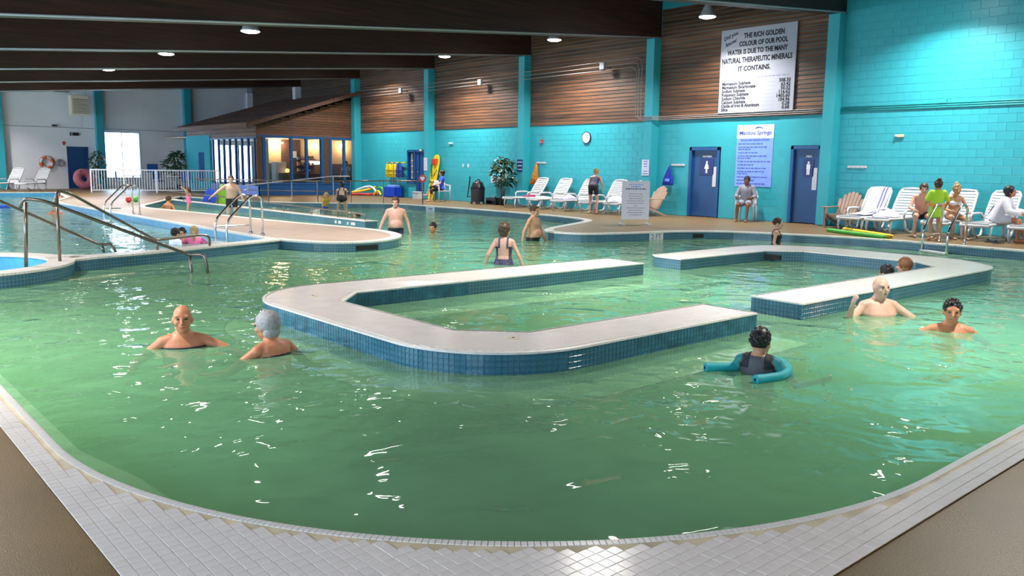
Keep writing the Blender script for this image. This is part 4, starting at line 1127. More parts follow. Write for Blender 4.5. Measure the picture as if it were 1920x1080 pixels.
MB().tube([Ms @ Vector(p) for p in ((-.05, -.2, 1.3), (-.07, -.08, 1.02), (-.07, .05, 1.0), (-.05, .2, 1.35))], .018, 6).build('strap', 'black', sb, True)
MB().tube([Ms @ Vector(p) for p in ((-.05, -.2, .8), (-.06, 0, .75), (-.05, .2, .8))], .018, 6).build('strap', 'black', sb, True)
vr = on_wall('jacket_rail', 'yellow rail on the wall holding the life jackets', 'rail', 32.4, 1.55)
MB().tube([(-.10, -.72, 0), (-.10, .72, 0)], .025, 8).build('bar', 'yellow', vr)
for s in (-.6, .6): MB().box(-.10, 0, s-.015, s+.015, -.015, .015).build('bracket', 'yellow', vr)
def life_jacket(label, y, m, m2):
    t = thing('life_jacket', label, 'life jacket', (WX-.22, y, .88), 0, 'life jackets')
    for s in (-1, 1):
        MB().prism([(.02, 0), (.21, .02), (.22, .36), (.17, .52), (.12, .62), (.06, .62), (.03, .40)], -.06, .03, lambda a, b, t_: (t_, s*a, b)).build('panel', m, t, bevel=.02)
        MB().tube([(-.02, s*.09, .60), (.02, s*.06, .68), (.04, s*.02, .66)], .025, 6).build('shoulder', m2, t, True)
    MB().prism([(-.2, .03), (.2, .03), (.2, .5), (-.2, .5)], .03, .09, lambda a, b, t_: (t_, a, b)).build('back', m2, t, bevel=.02)
    for z in (.14, .32): MB().tube([(-.07, -.22, z), (-.085, 0, z), (-.07, .22, z)], .012, 6).build('belt', 'black', t)
    MB().tube([(-.04, .1, .0), (-.02, .12, -.25)], .008, 5).build('cord', 'yellow', t)
life_jacket('yellow life jacket hanging farthest left on the rail', 32.85, 'yellow', 'black')
life_jacket('yellow and blue life jacket in the middle of the rail', 32.42, 'yellow', 'vest_blue')
life_jacket('dark blue life jacket hanging nearest the blue doorway', 31.98, 'vest_blue', 'black')
kb = thing('kickboard_bin', 'bright blue plastic bin of kickboards below the life jackets', 'bin', (20.9, 32.35, -.012))
mat('bin_blue', (.005, .06, .62), .4, var=.08)
MB().box(-.2, .2, -.46, .46, 0, .04).box(-.2, -.17, -.46, .46, .0, .46).box(.17, .2, -.46, .46, 0, .46).box(-.2, .2, -.46, -.43, 0, .46).box(-.2, .2, .43, .46, 0, .46).box(-.22, -.2, -.02, .02, 0, .46).build('tub', 'bin_blue', kb, bevel=.008)
for k in range(3): MB().box(-.12+.1*k, -.05+.1*k, -.35, .3, .05, .55).build('kickboard', 'rules_blue', kb, bevel=.02)
wx_ = thing('foam_cooler', 'small white box on the floor by the blue doorway', 'box', (20.80, 30.15, -.012))
MB().box(-.18, .18, -.22, .22, 0, .27).build('tub', 'white_plastic', wx_, bevel=.01); MB().box(-.19, .19, -.23, .23, .27, .32).build('lid', 'white_plastic', wx_, bevel=.01)
# pool noodles in a pile
mat('n_red', (.60, .04, .05), .6, var=.1); mat('n_yellow', (.85, .62, .03), .6, var=.1); mat('n_white', (.65, .70, .85), .6, var=.05); mat('n_green', (.08, .45, .06), .6, var=.1); mat('n_blue', (.05, .30, .70), .6, var=.1); mat('n_teal', (.01, .36, .40), .6, var=.08)
def noodle(label, pts, m, r=.045, group=None):
    t = thing('pool_noodle', label, 'pool noodle', pts[0], 0, group); o0 = Vector(pts[0])
    P = [Vector(p)-o0 for p in pts]
    # smooth path
    for _ in range(2):
        Q = [P[0]]
        for a, b in zip(P, P[1:]): Q += [a*.75+b*.25, a*.25+b*.75]
        P = Q+[P[-1]]
    MB().tube(P, r, 12).build('foam', m, t, True)
    for e, d in ((P[0], P[0]-P[1]), (P[-1], P[-1]-P[-2])):
        d.normalize(); MB().cyl(e+d*.0005, e+d*.002, r*.35, n=10).build('bore', 'dark_hole', t)
    return t
GN = 'foam noodles piled against the wall'
noodle('red foam noodle at the bottom of the pile by the wall', [(20.3, 35.0, .05), (20.6, 34.3, .06), (20.9, 33.6, .10)], 'n_red', .05, GN)
noodle('yellow foam noodle leaning up the pile', [(20.2, 34.9, .14), (20.6, 34.4, .22), (21.0, 34.0, .40)], 'n_yellow', .05, GN)
noodle('white foam noodle arched over the pile', [(20.3, 35.1, .06), (20.5, 34.7, .30), (20.8, 34.2, .46), (20.9, 33.9, .30), (20.9, 33.75, .06)], 'n_white', .05, GN)
noodle('green foam noodle curled at the right of the pile', [(20.9, 33.75, .05), (20.9, 33.7, .35), (20.9, 33.45, .42), (20.9, 33.2, .34), (20.85, 33.05, .10)], 'n_green', .045, GN)
noodle('second yellow foam noodle curled low in the pile', [(20.7, 33.7, .05), (20.75, 33.55, .22), (20.75, 33.35, .26), (20.75, 33.15, .06)], 'n_yellow', .04, GN)
noodle('second red foam noodle across the front of the pile', [(20.1, 34.6, .05), (20.35, 34.2, .09), (20.6, 33.9, .05)], 'n_red', .045, GN)
noodle('yellow foam noodle lying on the deck before the right-hand loungers', [(19.55, 10.05, .036), (18.9, 9.2, .036), (18.28, 8.30, .036)], 'n_yellow', .048)
noodle('dark green foam noodle lying on the deck along the pool edge', [(18.95, 10.15, .033), (18.4, 9.2, .033), (18.02, 8.33, .033)], 'n_green', .045)
# sandals under the lounger
for k, (x, y) in enumerate(((19.2, 6.62), (19.05, 6.42))):
    t = thing('sandal', 'black sandal on the deck under the robed person, %s' % ('left one' if k == 0 else 'right one'), 'sandal', (x, y, -.012), 2.6, 'black sandals')
    MB().prism([(-.13, -.03), (-.05, -.045), (.08, -.05), (.13, 0), (.08, .05), (-.05, .045), (-.13, .03)], 0, .025, lambda a, b, t_: (a, b, t_)).build('sole', 'vac_grey', t)
    MB().tube([(.03, -.05, .02), (.05, 0, .07), (.03, .05, .02)], .014, 6).build('strap', 'black', t)
# ------------------------------------------------------------------ timber office cabin in the far corner
OX, OY = 16.1, 36.0
of = thing('office_cabin', 'brown timber office with a sloping shingle roof and lit windows in the far corner', 'office', (0, 0, 0))
mat('frame_matt', (.010, .075, .24), .9, var=.06)
mat('cream', (.62, .46, .28), .7, var=.1); mat('inner_brown', (.12, .05, .025), .6, var=.2); mat('inner_floor', (.12, .09, .07), .5, var=.2)
# front (faces the pool): base, sill, frames, upper planks
MB().box(OX, WX, OY, OY+.12, 0, .50).build('base_panel', 'frame_blue', of)
MB().box(OX, WX, OY-.02, OY+.14, 2.60, 2.70).build('head_rail', 'frame_blue', of)
MB().box(OX, WX, OY-.02, OY+.14, .48, .56).build('sill', 'frame_blue', of)
for x, w, m in ((OX+.08, .10, 'plank'), (16.42, .06, 'frame_blue'), (17.75, .05, 'frame_blue'), (18.52, .05, 'frame_blue'), (19.32, .07, 'frame_blue'), (19.53, .14, 'plank'), (19.75, .06, 'frame_blue'), (20.50, .045, 'frame_blue'), (21.10, .10, 'frame_blue')):
    MB().box(x-w, x+w, OY-.03, OY+.14, .5, 2.65).build('mullion', m, of)
for a, b in ((16.48, 17.70), (17.80, 18.47), (18.57, 19.25), (19.81, 20.46), (20.55, 21.0)):
    MB().box(a, b, OY+.05, OY+.06, .56, 2.60).build('pane', 'glass', of)
for k in range(15):
    z = 2.70+.118*k; x0 = max(OX, OX+(z+.1-3.15)/.30)
    if x0 < WX-.3: MB().box(x0, WX-.3, OY+.01, OY+.06, z, z+.106).build('plank', 'plank', of)
# side facing the left: turquoise panel and tall panes
MB().box(OX-.06, OX+.06, 41.4, 44.6, 0, 2.78).build('turquoise_panel', 'turq_matt', of)
MB().box(OX-.075, OX-.06, 42.2, 42.9, .5, 1.95).build('hatch', 'frame_matt', of)
MB().box(OX-.06, OX+.06, OY, 41.4, 0, .42).build('base_panel', 'rules_blue', of)
MB().box(OX-.05, OX+.05, OY, 41.4, 2.55, 2.62).build('head_rail', 'frame_blue', of)
for k, y in enumerate((36.25, 36.95, 37.65, 38.35, 39.05, 39.75, 40.4, 41.1)):
    MB().box(OX-.05, OX+.05, y-.05, y+.05, .4, 2.6).build('mullion', 'frame_blue', of)
    if k: MB().box(OX-.006, OX+.006, py_+.05, y-.05, .42, 2.55).build('pane', 'glass', of)
    py_ = y
for k in range(5): MB().box(OX-.03, OX+.03, OY, 44.6, 2.63+.118*k, 2.63+.118*k+.106).build('plank', 'plank', of)
# roof: shed from the low left eave up to the right wall, shingled in courses
def rz_(x): return 3.20+.305*(x-15.55)
MB().add([(15.45, 35.5, rz_(15.45)), (WX-.02, 35.5, rz_(WX)), (WX-.02, 44.7, rz_(WX)), (15.45, 44.7, rz_(15.45)), (15.45, 35.5, rz_(15.45)-.16), (WX-.02, 35.5, rz_(WX)-.16), (WX-.02, 44.7, rz_(WX)-.16), (15.45, 44.7, rz_(15.45)-.16)],
    [(0, 1, 2, 3), (7, 6, 5, 4), (0, 4, 5, 1), (1, 5, 6, 2), (2, 6, 7, 3), (3, 7, 4, 0)]).build('roof', 'shingle', of)
for k in range(24):
    x = 15.42+.24*k; z = rz_(x)
    MB().add([(x, 35.48, z+.005), (x, 44.7, z+.005), (x+.26, 44.7, z+.085), (x+.26, 35.48, z+.085), (x, 35.48, z+.03), (x, 44.7, z+.03)], [(4, 5, 2, 3), (0, 1, 5, 4), (0, 4, 3)]).build('shingle_course', 'shingle', of)
MB().box(15.40, 15.46, 35.5, 44.7, 3.0, 3.2).build('fascia', 'plank', of)
# interior
MB().box(OX, 25.4, OY+.1, YB, -.02, .02).build('inner_floor', 'inner_floor', of)
MB().box(OX, 25.4, OY+.15, YB, 2.72, 2.76).build('inner_ceiling', 'cream', of)
MB().box(19.4, 25.4, 42.0, 42.1, 0, 2.72).build('partition', 'cream', of)
MB().box(19.4, 25.4, 41.96, 42.0, 0, 1.45).build('wainscot', 'inner_brown', of)
MB().box(20.1, 21.2, 41.93, 42.0, 0, 2.7).build('inner_door', 'inner_brown', of)
pc = MB().box(20.55, 20.95, 41.90, 41.93, 1.75, 2.1).build('picture', 'white_gloss', of)
emit('sconce_glow', (1.0, .72, .38), 25.0)
SCL = bpy.data.lights.new('sconce_light', 'POINT'); SCL.energy = 16; SCL.color = (1, .75, .45); SCL.shadow_soft_size = .08
for x, y, z in ((22.05, 41.85, 2.48), (23.75, 41.85, 2.48), (19.55, 41.85, 2.52), (19.85, 41.85, 2.52), (20.05, 41.7, 2.52)):
    s_ = thing('wall_sconce', {22.05: 'glowing wall sconce in the third office window', 23.75: 'glowing wall sconce in the rightmost office window', 19.55: 'leftmost small downlight in the first office window', 19.85: 'middle small downlight in the first office window', 20.05: 'right small downlight in the first office window'}[x], 'lamp', (x, y, z))
    r = .11 if x > 22 else .05
    MB().ell((0, 0, 0), (r, r, r*.8), 14, 9).build('globe', 'sconce_glow', s_, True)
    MB().tube([(0, 0, -r*.7), (0, .04, -.16), (0, .12, -.16)], .015, 6).build('bracket', 'black', s_)
    l = bpy.data.objects.new('light', SCL); COL.objects.link(l); l.parent = s_; l.location = (0, -.16, -.08)
# counter, shelves, goods
MB().box(19.6, 23.5, 40.9, 41.5, .02, .95).build('counter', 'inner_brown', of, bevel=.01)
for k in range(3): MB().box(20.9, 22.0, 41.6, 41.92, 1.0+.32*k, 1.03+.32*k).build('shelf', 'inner_brown', of)
mat('goods_a', (.45, .42, .40), .5, var=.1); mat('goods_b', (.10, .22, .40), .5, var=.1); mat('goods_c', (.50, .20, .08), .5, var=.1)
for k in range(15):
    x = 20.98+.2*(k % 5); z = 1.03+.32*(k//5)
    t = thing('shelf_box', '%s box on the %s office shelf' % (('leftmost', 'second', 'middle', 'fourth', 'rightmost')[k % 5], ('bottom', 'middle', 'top')[k//5]), 'box', (x, 41.75, z), 0, 'boxes on the office shelves')
    MB().box(-.07, .07, -.08, .08, 0, .12+.08*random.random()).build('carton', ('goods_a', 'goods_b', 'goods_c')[k % 3], t); MB().box(-.03, .03, -.083, -.08, .03, .08).build('label_patch', 'white_gloss', t)
fr = thing('drinks_fridge', 'pale blue-lit cooler behind the first office window', 'fridge', (19.75, 41.55, .02))
MB().box(-.30, .30, -.25, .25, 0, 1.5).build('cabinet', 'white_gloss', fr, bevel=.01); MB().box(-.26, .26, -.27, -.25, .2, 1.4).build('door_glass', 'sign_white', fr)
emit('screen_glow', (.9, .95, 1.0), 9.0)
ls = thing('light_sign', 'small glowing light box in the third office window', 'light box', (21.95, 41.8, 1.42))
MB().box(-.28, .28, -.05, .05, 0, .16).build('face', 'screen_glow', ls, bevel=.02); MB().box(-.3, .3, .05, .08, -.02, .18).build('case', 'black', ls)
dk = thing('office_desk', 'dark desk behind the right office windows', 'desk', (22.6, 39.6, .02))
MB().box(-.9, .9, -.35, .35, .70, .74).build('top', 'inner_brown', dk)
for a in (-.85, .85):
    for b in (-.3, .3): MB().box(a-.03, a+.03, b-.03, b+.03, 0, .70).build('leg', 'inner_brown', dk)
gl = thing('desk_globe', 'small orange glowing lamp on the counter in the first office window', 'lamp', (19.95, 41.0, .95))
emit('orange_glow', (1.0, .45, .08), 3.0)
MB().ell((0, 0, .12), (.11, .11, .11), 14, 9).build('globe', 'orange_glow', gl, True); MB().cyl((0, 0, 0), (0, 0, .03), .07, n=14).build('base', 'black', gl)
# window to the outside behind the office
lw = struct('window_20', 'bright far window seen through the office panes')
MB().box(LW[0], LW[1], YB+.06, YB+.07, LW[2], LW[3]).build('pane', 'glass', lw)
for k in range(4):
    x = LW[0]+(LW[1]-LW[0])*k/3; MB().box(x-.04, x+.04, YB, YB+.1, LW[2], LW[3]).build('mullion', 'frame_blue', lw)
# ------------------------------------------------------------------ white railing, tables and chairs behind it
def baluster_fence(name, label, a, b, h, gap=.115):
    a = Vector(a); b = Vector(b); l = (b-a).length; ang = math.atan2(b.y-a.y, b.x-a.x)
    t = thing(name, label, 'fence', (a.x, a.y, -.012), ang)
    MB().box(0, l, -.022, .022, h-.05, h).build('top_rail', 'white_gloss', t)
    MB().box(0, l, -.018, .018, .09, .125).build('bottom_rail', 'white_gloss', t)
    n = max(2, round(l/1.45)); pm = MB().box(-.03, .03, -.03, .03, 0, h).mesh('post', 'white_gloss')
    for i in range(n+1): put('post', pm, t, loc=(l*i/n, 0, 0))
    bm_ = MB().box(-.011, .011, -.011, .011, .12, h-.05).mesh('baluster', 'white_gloss')
    k = int(l/gap)
    for i in range(1, k): put('baluster', bm_, t, loc=(l*i/k, 0, 0))
    return t
baluster_fence('railing', 'white baluster railing in front of the office panes', (10.75, 42.3), (15.9, 40.0), 1.08)
MB()
# cafe tables and blue chairs
mat('chair_blue', (.02, .13, .45), .5, var=.08)
def cafe_chair(label, loc, rz):
    t = thing('cafe_chair', label, 'chair', loc, rz, 'blue cafe chairs')
    for sx in (-.2, .2):
        for sy in (-.2, .2): MB().tube([(sx*1.1, sy*1.1, 0), (sx, sy, .44)], .014, 6).build('leg', 'steel_paint', t)
    MB().box(-.22, .22, -.22, .22, .43, .47).build('seat', 'chair_blue', t, bevel=.01)
    MB().box(-.22, .22, .20, .235, .55, .95).build('backrest', 'chair_blue', t, bevel=.01)
    for sx in (-.2, .2): MB().tube([(sx, .21, .45), (sx, .225, .6)], .014, 6).build('back_post', 'steel_paint', t)
def cafe_table(label, loc):
    t = thing('cafe_table', label, 'table', loc, 0, 'white cafe tables')
    MB().lathe([(0, .70), (.42, .70), (.43, .72), (.42, .74), (0, .74)], n=24).build('top', 'white_gloss', t)
    MB().cyl((0, 0, .03), (0, 0, .70), .035, n=10).build('column', 'steel_paint', t); MB().lathe([(0, 0), (.26, 0), (.24, .03), (0, .035)], n=18).build('foot', 'steel_paint', t)
cafe_table('white round table below the bright end window', (13.6, 45.6, -.012)); cafe_table('white round table by the turquoise office panel', (15.2, 44.0, -.012))
cafe_chair('blue cafe chair standing highest against the end wall', (15.3, 46.9, -.012), 0); cafe_chair('blue cafe chair right of the end window behind the railing', (14.55, 44.6, -.012), .4)
cafe_chair('blue cafe chair below the bright window at left', (12.95, 45.4, -.012), 1.4); cafe_chair('blue cafe chair beside the office panel behind the railing', (15.5, 43.1, -.012), 2.6)
bn = thing('notice_stand', 'blue board on the end wall right of the bright window', 'board', (15.35, YB-.03, .85)); MB().box(-.28, .28, -.02, .02, 0, .45).build('board', 'chair_blue', bn); MB().box(-.3, .3, -.025, -.02, .43, .46).build('top_strip', 'navy', bn)
potted_tree('leafy potted tree beside the turquoise office panel', (16.0-.25, 45.3, -.012), 2.0, .62, 240, 'leaf_green', 'vac_grey', 2, 9, .30, .30)
potted_tree('thin potted tree between the blue end door and the bright window', (12.25, 46.9, -.012), 1.95, .38, 110, 'leaf_green', 'white_plastic', 2, 11, .35, .26)
# ------------------------------------------------------------------ end wall fittings
mat('tube_pink', (.50, .16, .22), .5, var=.12); mat('ring_orange', (.70, .14, .03), .5, var=.1)
it = thing('swim_ring', 'big pink swim ring leaning by the dark blue end door', 'swim ring', (11.55, 46.7, -.012), .1)
cc = [Vector((.33*math.cos(2*PI*i/28), .10*math.sin(2*PI*i/28), .54+.33*math.sin(2*PI*i/28))) for i in range(28)]
MB().tube(cc, .20, 12, True).build('tube', 'tube_pink', it, True); MB().ell((-.18, -.1, .93), (.03, .03, .03), 8, 6).build('valve', 'black', it)
lr = thing('life_ring', 'orange and white life ring hung on the white end wall', 'life ring', (10.15, YB-.08, 1.32))
for k in range(8):
    a0 = 2*PI*k/8; pts = [(.26*math.cos(a0+2*PI/8*i/6), 0, .26*math.sin(a0+2*PI/8*i/6)) for i in range(7)]
    MB().tube(pts, .075, 10).build('segment', 'ring_orange' if k % 2 == 0 else 'white_plastic', lr, True)
MB().tube([(.35*math.cos(2*PI*i/24), .02, .35*math.sin(2*PI*i/24)) for i in range(24)], .012, 6, True).build('rope', 'ring_orange', lr)
rp_ = thing('rope_reel', 'coiled grey throw rope on the end wall beside the life ring', 'rope', (10.72, YB-.06, 1.32))
for k in range(3): MB().tube([(.13*math.cos(2*PI*i/18)+.03*k, -.03*k, .17*math.sin(2*PI*i/18)) for i in range(18)], .022, 6, True).build('coil', 'conduit', rp_)
ht = thing('unit_heater', 'cream louvred unit heater hung from the ceiling over the end door', 'heater', (11.55, 46.9, 3.72))
mat('heater_cream', (.75, .66, .50), .5, var=.05)
MB().box(-.42, .42, -.3, .3, 0, .98).build('case', 'heater_cream', ht, bevel=.03)
for k in range(9):
    MB().box(-.34, .34, -.345, -.30, .08+.085*k, .105+.085*k, Matrix.Translation((0, 0, 0))).build('louvre', 'conduit', ht)
for s in (-.35, .35): MB().tube([(s, 0, .98), (s, 0, 1.45)], .012, 6).build('hanger', 'steel_paint', ht)
MB().tube([(-.42, 0, 1.15), (-1.05, 0, 1.15), (-1.15, 0, 1.05)], .06, 8).build('duct', 'steel_paint', ht, True)
MB().tube([(.1, 0, 0), (.1, .1, -.6), (.1, .9, -.7)], .015, 6).build('gas_pipe', 'steel_paint', ht)
ex = thing('exit_light', 'dark emergency light above the blue end door', 'light', (11.5, YB-.08, 2.72)); MB().box(-.2, .2, -.06, .06, 0, .16).build('case', 'black', ex, bevel=.01); MB().ell((-.12, -.07, .08), (.05, .03, .05), 10, 7).build('lens', 'steel_paint', ex)
bl = thing('alarm_bell', 'small red alarm bell on the white end wall', 'alarm', (11.0, YB-.05, 2.35)); MB().lathe([(0, 0), (.07, .0), (.06, .04), (0, .05)], n=14, M=Matrix.Rotation(PI/2, 3, 'X')).build('dome', 'red', bl); MB().box(-.03, .03, .0, .04, -.12, -.06).build('base', 'red', bl)
sp = thing('wall_speaker', 'small dark speaker on the end wall left of the heater', 'speaker', (10.6, YB-.08, 3.15)); MB().box(-.12, .12, -.08, .06, 0, .1).build('case', 'conduit', sp); MB().box(-.1, .1, -.083, -.08, .01, .09).build('grille', 'black', sp)
# ------------------------------------------------------------------ handrails at the basin and stairs
def rail_thing(name, label, paths, m, r=.021, loc=None, cat='handrail'):
    t = thing(name, label, cat, loc or paths[0][1][-1]); o0 = Vector(loc or paths[0][1][-1])
    for nm_, pts in paths:
        P = [Vector(p)-o0 for p in pts]
        MB().tube(P, r, 10).build(nm_, m, t, True)
    return t
def rounded(pts, k=.08):
    P = [Vector(p) for p in pts]; out = [P[0]]
    for i in range(1, len(P)-1):
        a, b, c = P[i-1], P[i], P[i+1]; d0 = (a-b); d1 = (c-b); kk = min(k, d0.length*.45, d1.length*.45); d0.normalize(); d1.normalize()
        p, q = b+d0*kk, b+d1*kk
        for j in range(5): t = j/4; out.append(p*(1-t)**2+b*(2*t*(1-t))+q*t*t)
    return out+[P[-1]]
rail_thing('stair_rail', 'dark handrail sloping from the round basin down into the main pool', [('post', [(2.42, 12.78, .88), (2.38, 12.83, -.0)]), ('top_tube', rounded([(2.36, 12.86, .8), (2.40, 12.80, .93), (2.62, 12.72, .90), (4.45, 12.45, .08), (4.60, 12.22, .09), (4.64, 12.16, -.4)])), ('end_post', [(4.46, 12.44, .08), (4.48, 12.44, -.4)])], 'bronze_rail', .024, (2.38, 12.83, 0))
rail_thing('stair_rail', 'dark handrail sloping from the basin rim to the pool divider', [('post', [(2.92, 13.32, .93), (2.90, 13.30, 0)]), ('top_tube', rounded([(2.90, 13.30, .85), (2.92, 13.32, 1.02), (3.10, 13.40, .98), (4.54, 14.20, .16), (5.40, 14.42, .20), (5.52, 14.42, .16), (5.52, 14.42, .0)])), ('end_post', [(4.56, 14.20, .15), (4.56, 14.20, 0)])], 'bronze_rail', .022, (2.90, 13.30, 0))
rail_thing('stair_rail', 'dark handrail crossing behind the first post to the left pool edge', [('top_tube', rounded([(.90, 13.9, 1.55), (2.0, 13.95, 1.02), (3.70, 14.22, .12), (3.86, 14.18, .14), (3.90, 14.16, .0)])), ('end_post', [(3.72, 14.22, .10), (3.74, 14.22, 0)]), ('far_post', [(.92, 13.9, 1.5), (.92, 13.9, -.3)])], 'bronze_rail', .022, (3.74, 14.22, 0))
# submerged step block by the basin
stp = thing('pool_step', 'dark tiled step block breaking the water below the basin', 'step', (3.3, 12.95, PZ), .3)
MB().box(-.55, .42, -.25, .28, 0, .86).build('block', 'tile_blue_field', stp); MB().box(-.56, .43, -.26, -.235, .84, .868).build('nosing', 'grout_light', stp)
# ladders
def grab_ladder(label, a, b, out, m='chrome', treads=True):
    """a, b: deck feet of the two hoops; out: unit vector to the water"""
    o = Vector(out); t = thing('pool_ladder', label, 'ladder', (a[0], a[1], -.012)); o0 = Vector((a[0], a[1], -.012))
    for p in (a, b):
        p0 = Vector((p[0], p[1], 0)); 
        pts = rounded([p0+Vector((0, 0, 0)), p0+Vector((0, 0, .78)), p0+o*.22+Vector((0, 0, .80)), p0+o*.74+Vector((0, 0, .30)), p0+o*.76+Vector((0, 0, -.75))], .14)
        MB().tube([q-o0 for q in pts], .022, 10).build('hoop', m, t, True)
        MB().lathe([(.05, 0), (.05, .012), (.025, .03)], p0-o0, n=14).build('flange', m, t)
    pa = Vector((a[0], a[1], 0))+o*.76; pb = Vector((b[0], b[1], 0))+o*.76
    side = (pb-pa).normalized()
    for z in (-.16, -.45):
        M = Matrix.Translation(pa-o0+Vector((0, 0, z))) @ Matrix(((side.x, o.x, 0, 0), (side.y, o.y, 0, 0), (0, 0, 1, 0), (0, 0, 0, 1)))
        MB().box(0, (pb-pa).length, -.09, .09, -.02, .02, M).build('tread', 'white_plastic', t, bevel=.006)
    if treads:
        MB().tube([Vector((a[0], a[1], .16))-o0, Vector((a[0], a[1], .16))+o*.7-o0], .015, 8).build('brace', m, t)
    return t
grab_ladder('steel pool ladder on the right deck before the girl in lime', (18.48, 7.36), (18.1, 6.72), Vector((-.88, .05, 0)).normalized())
grab_ladder('steel pool ladder on the walkway near the swimming children', (7.25, 16.66), (7.27, 16.12), (-1, 0, 0))
grab_ladder('farther steel pool ladder on the walkway, nearer the railing', (7.23, 24.4), (7.24, 23.85), (-1, 0, 0))
# ramp rails
rl = thing('ramp_rail', 'long dark handrail with posts along the far pool edge', 'handrail', (16.1, 27.6, 0))
o0 = Vector((16.1, 27.6, 0)); pts = [(11.9, 32.2, .80), (13.9, 30.2, .80), (15.2, 28.75, .80), (16.15, 27.9, .82), (17.2, 27.3, .84), (18.2, 26.25, .86)]
MB().tube([Vector(p)-o0 for p in pts], .024, 8).build('top_tube', 'bronze_rail', rl, True)
MB().tube([Vector((p[0], p[1], .42))-o0 for p in pts[:4]], .018, 8).build('mid_tube', 'bronze_rail', rl, True)
for x, y in ((12.5, 31.6), (13.9, 30.2), (15.2, 28.75), (16.15, 27.9), (17.2, 27.3)): MB().tube([Vector((x, y, -.1))-o0, Vector((x, y, .81))-o0], .022, 8).build('post', 'bronze_rail', rl)
hp = thing('warning_post', 'round red and white sign on a post at the end of the ramp rail', 'sign', (18.25, 26.2, -.012), -.75)
MB().tube([(0, 0, 0), (0, 0, .84)], .025, 8).build('post', 'bronze_rail', hp)
MB().lathe([(0, -.012), (.15, -.012), (.15, .012), (0, .012)], (0, -.03, .96), 20, Matrix.Rotation(PI/2, 3, 'X')).build('disc', 'red', hp)
MB().prism([(0, -.09), (.09, .01), (.07, .07), (.03, .075), (0, .04), (-.03, .075), (-.07, .07), (-.09, .01)], -.05, -.042, lambda a, b, t: (a, t, .96+b)).build('mark', 'white_gloss', hp)
dr = thing('ramp_rail', 'low handrail on the ramp divider wall', 'handrail', (11.43, 19.0, 0)); o0 = Vector((11.43, 19, 0))
MB().tube(rounded([Vector((11.43, 34, .30))-o0, Vector((11.43, 30, .28))-o0, Vector((11.43, 19.3, .16))-o0, Vector((11.43, 19.05, .14))-o0, Vector((11.43, 19.05, 0))-o0], .1), .022, 8).build('top_tube', 'bronze_rail', dr, True)
for y in (32.0, 29.0, 26.0, 23.8, 22.0, 20.5): MB().tube([(0, y-19, 0), (0, y-19, .16+.012*(y-19))], .018, 8).build('post', 'bronze_rail', dr)
sr = thing('ramp_rail', 'pale sloping handrail of the ramp in front of the office', 'handrail', (15.6, 31.6, 0))
MB().tube([(-1.6, 1.0, .55), (1.4, -.8, .95), (2.0, -1.1, .95)], .022, 8).build('top_tube', 'steel_paint', sr, True)
for k, (x, y, h) in enumerate(((-1.5, .95, .56), (0, .1, .74), (1.4, -.8, .95))): MB().tube([(x, y, -.012), (x, y, h)], .02, 8).build('post', 'steel_paint', sr)
# depth lettering
dm = thing('depth_marker', 'white tile marker reading 2 FT on the pool edge band', 'sign', (15.03, 12.33, -.10), 0)
a, b = near_seg(MAIN, (15.1, 12.33), .42); ang = math.atan2(b.y-a.y, b.x-a.x); dm.location = ((a.x+b.x)/2, (a.y+b.y)/2, -.10); dm.rotation_euler = (0, 0, ang+PI)
MB().box(-.21, .21, -.012, .0, -.085, .07).build('tile_row', 'white_plastic', dm)
text('2 FT', .17, dm, (0, -.0125, -.065), (PI/2, 0, 0), 'ink_soft', align='CENTER', thick=.003)
dn = thing('depth_marker', 'white depth lettering on the side of the ramp divider', 'sign', (11.245, 19.7, -.12), -PI/2)
for x, w in ((-.62, .10), (-.42, .14), (.05, .07), (.25, .22)): MB().box(x, x+w, -.006, .0, -.03, .045).build('letter', 'white_plastic', dn)
dl = thing('depth_marker', 'pale depth tile on the far pool edge band', 'sign', (17.5, 24, -.1)); a, b = near_seg(MAIN, (17.5, 24.6), .5); dl.location = ((a.x+b.x)/2, (a.y+b.y)/2, -.1); dl.rotation_euler = (0, 0, math.atan2(b.y-a.y, b.x-a.x)+PI)
MB().box(-.25, .25, -.012, 0, -.085, .07).build('tile_row', 'sign_white', dl); MB().box(-.12, .12, -.0135, -.012, -.04, .03).build('digits', 'ink_soft', dl)
# return fittings on the bench tops
for x, y, lab in ((4.28, 8.25, 'small round fitting on the rear left corner of the centre bench'), (4.55, 5.2, 'small round fitting on the front left corner of the centre bench')):
    t = thing('bench_fitting', lab, 'fitting', (x, y, .0)); MB().lathe([(.0, 0), (.05, 0), (.045, .008), (0, .01)], n=16).build('cap', 'grout_light', t); MB().cyl((0, 0, .01), (0, 0, .013), .012, n=8).build('screw', 'black', t)
# floats on the water by the ramp
fb = thing('kickboard', 'upright blue kickboard beside the girl in pink', 'kickboard', (11.95, 31.4, -.3), -.6)
MB().prism([(-.22, 0), (.22, 0), (.24, .6), (.16, .78), (-.16, .78), (-.24, .6)], -.025, .025, lambda a, b, t: Matrix.Rotation(.35, 3, 'Y') @ Vector((a, t, b))).build('board', 'bin_blue', fb, bevel=.01)
MB().prism([(-.05, .3), (.05, .3), (.05, .4), (-.05, .4)], -.032, -.025, lambda a, b, t: Matrix.Rotation(.35, 3, 'Y') @ Vector((a, t, b))).build('mark', 'navy', fb)
mat('lime', (.28, .55, .03), .5, var=.1)
gb = thing('swim_float', 'lime green float standing at the ramp rail', 'float', (12.55, 31.3, -.3), -.7)
MB().prism([(-.26, 0), (.26, 0), (.27, .55), (.18, .72), (-.18, .72), (-.27, .55)], -.05, .05, lambda a, b, t: (a, t, b)).build('body', 'lime', gb, bevel=.02); MB().ell((0, 0, .82), (.08, .07, .12), 10, 8).build('neck', 'lime', gb, True)
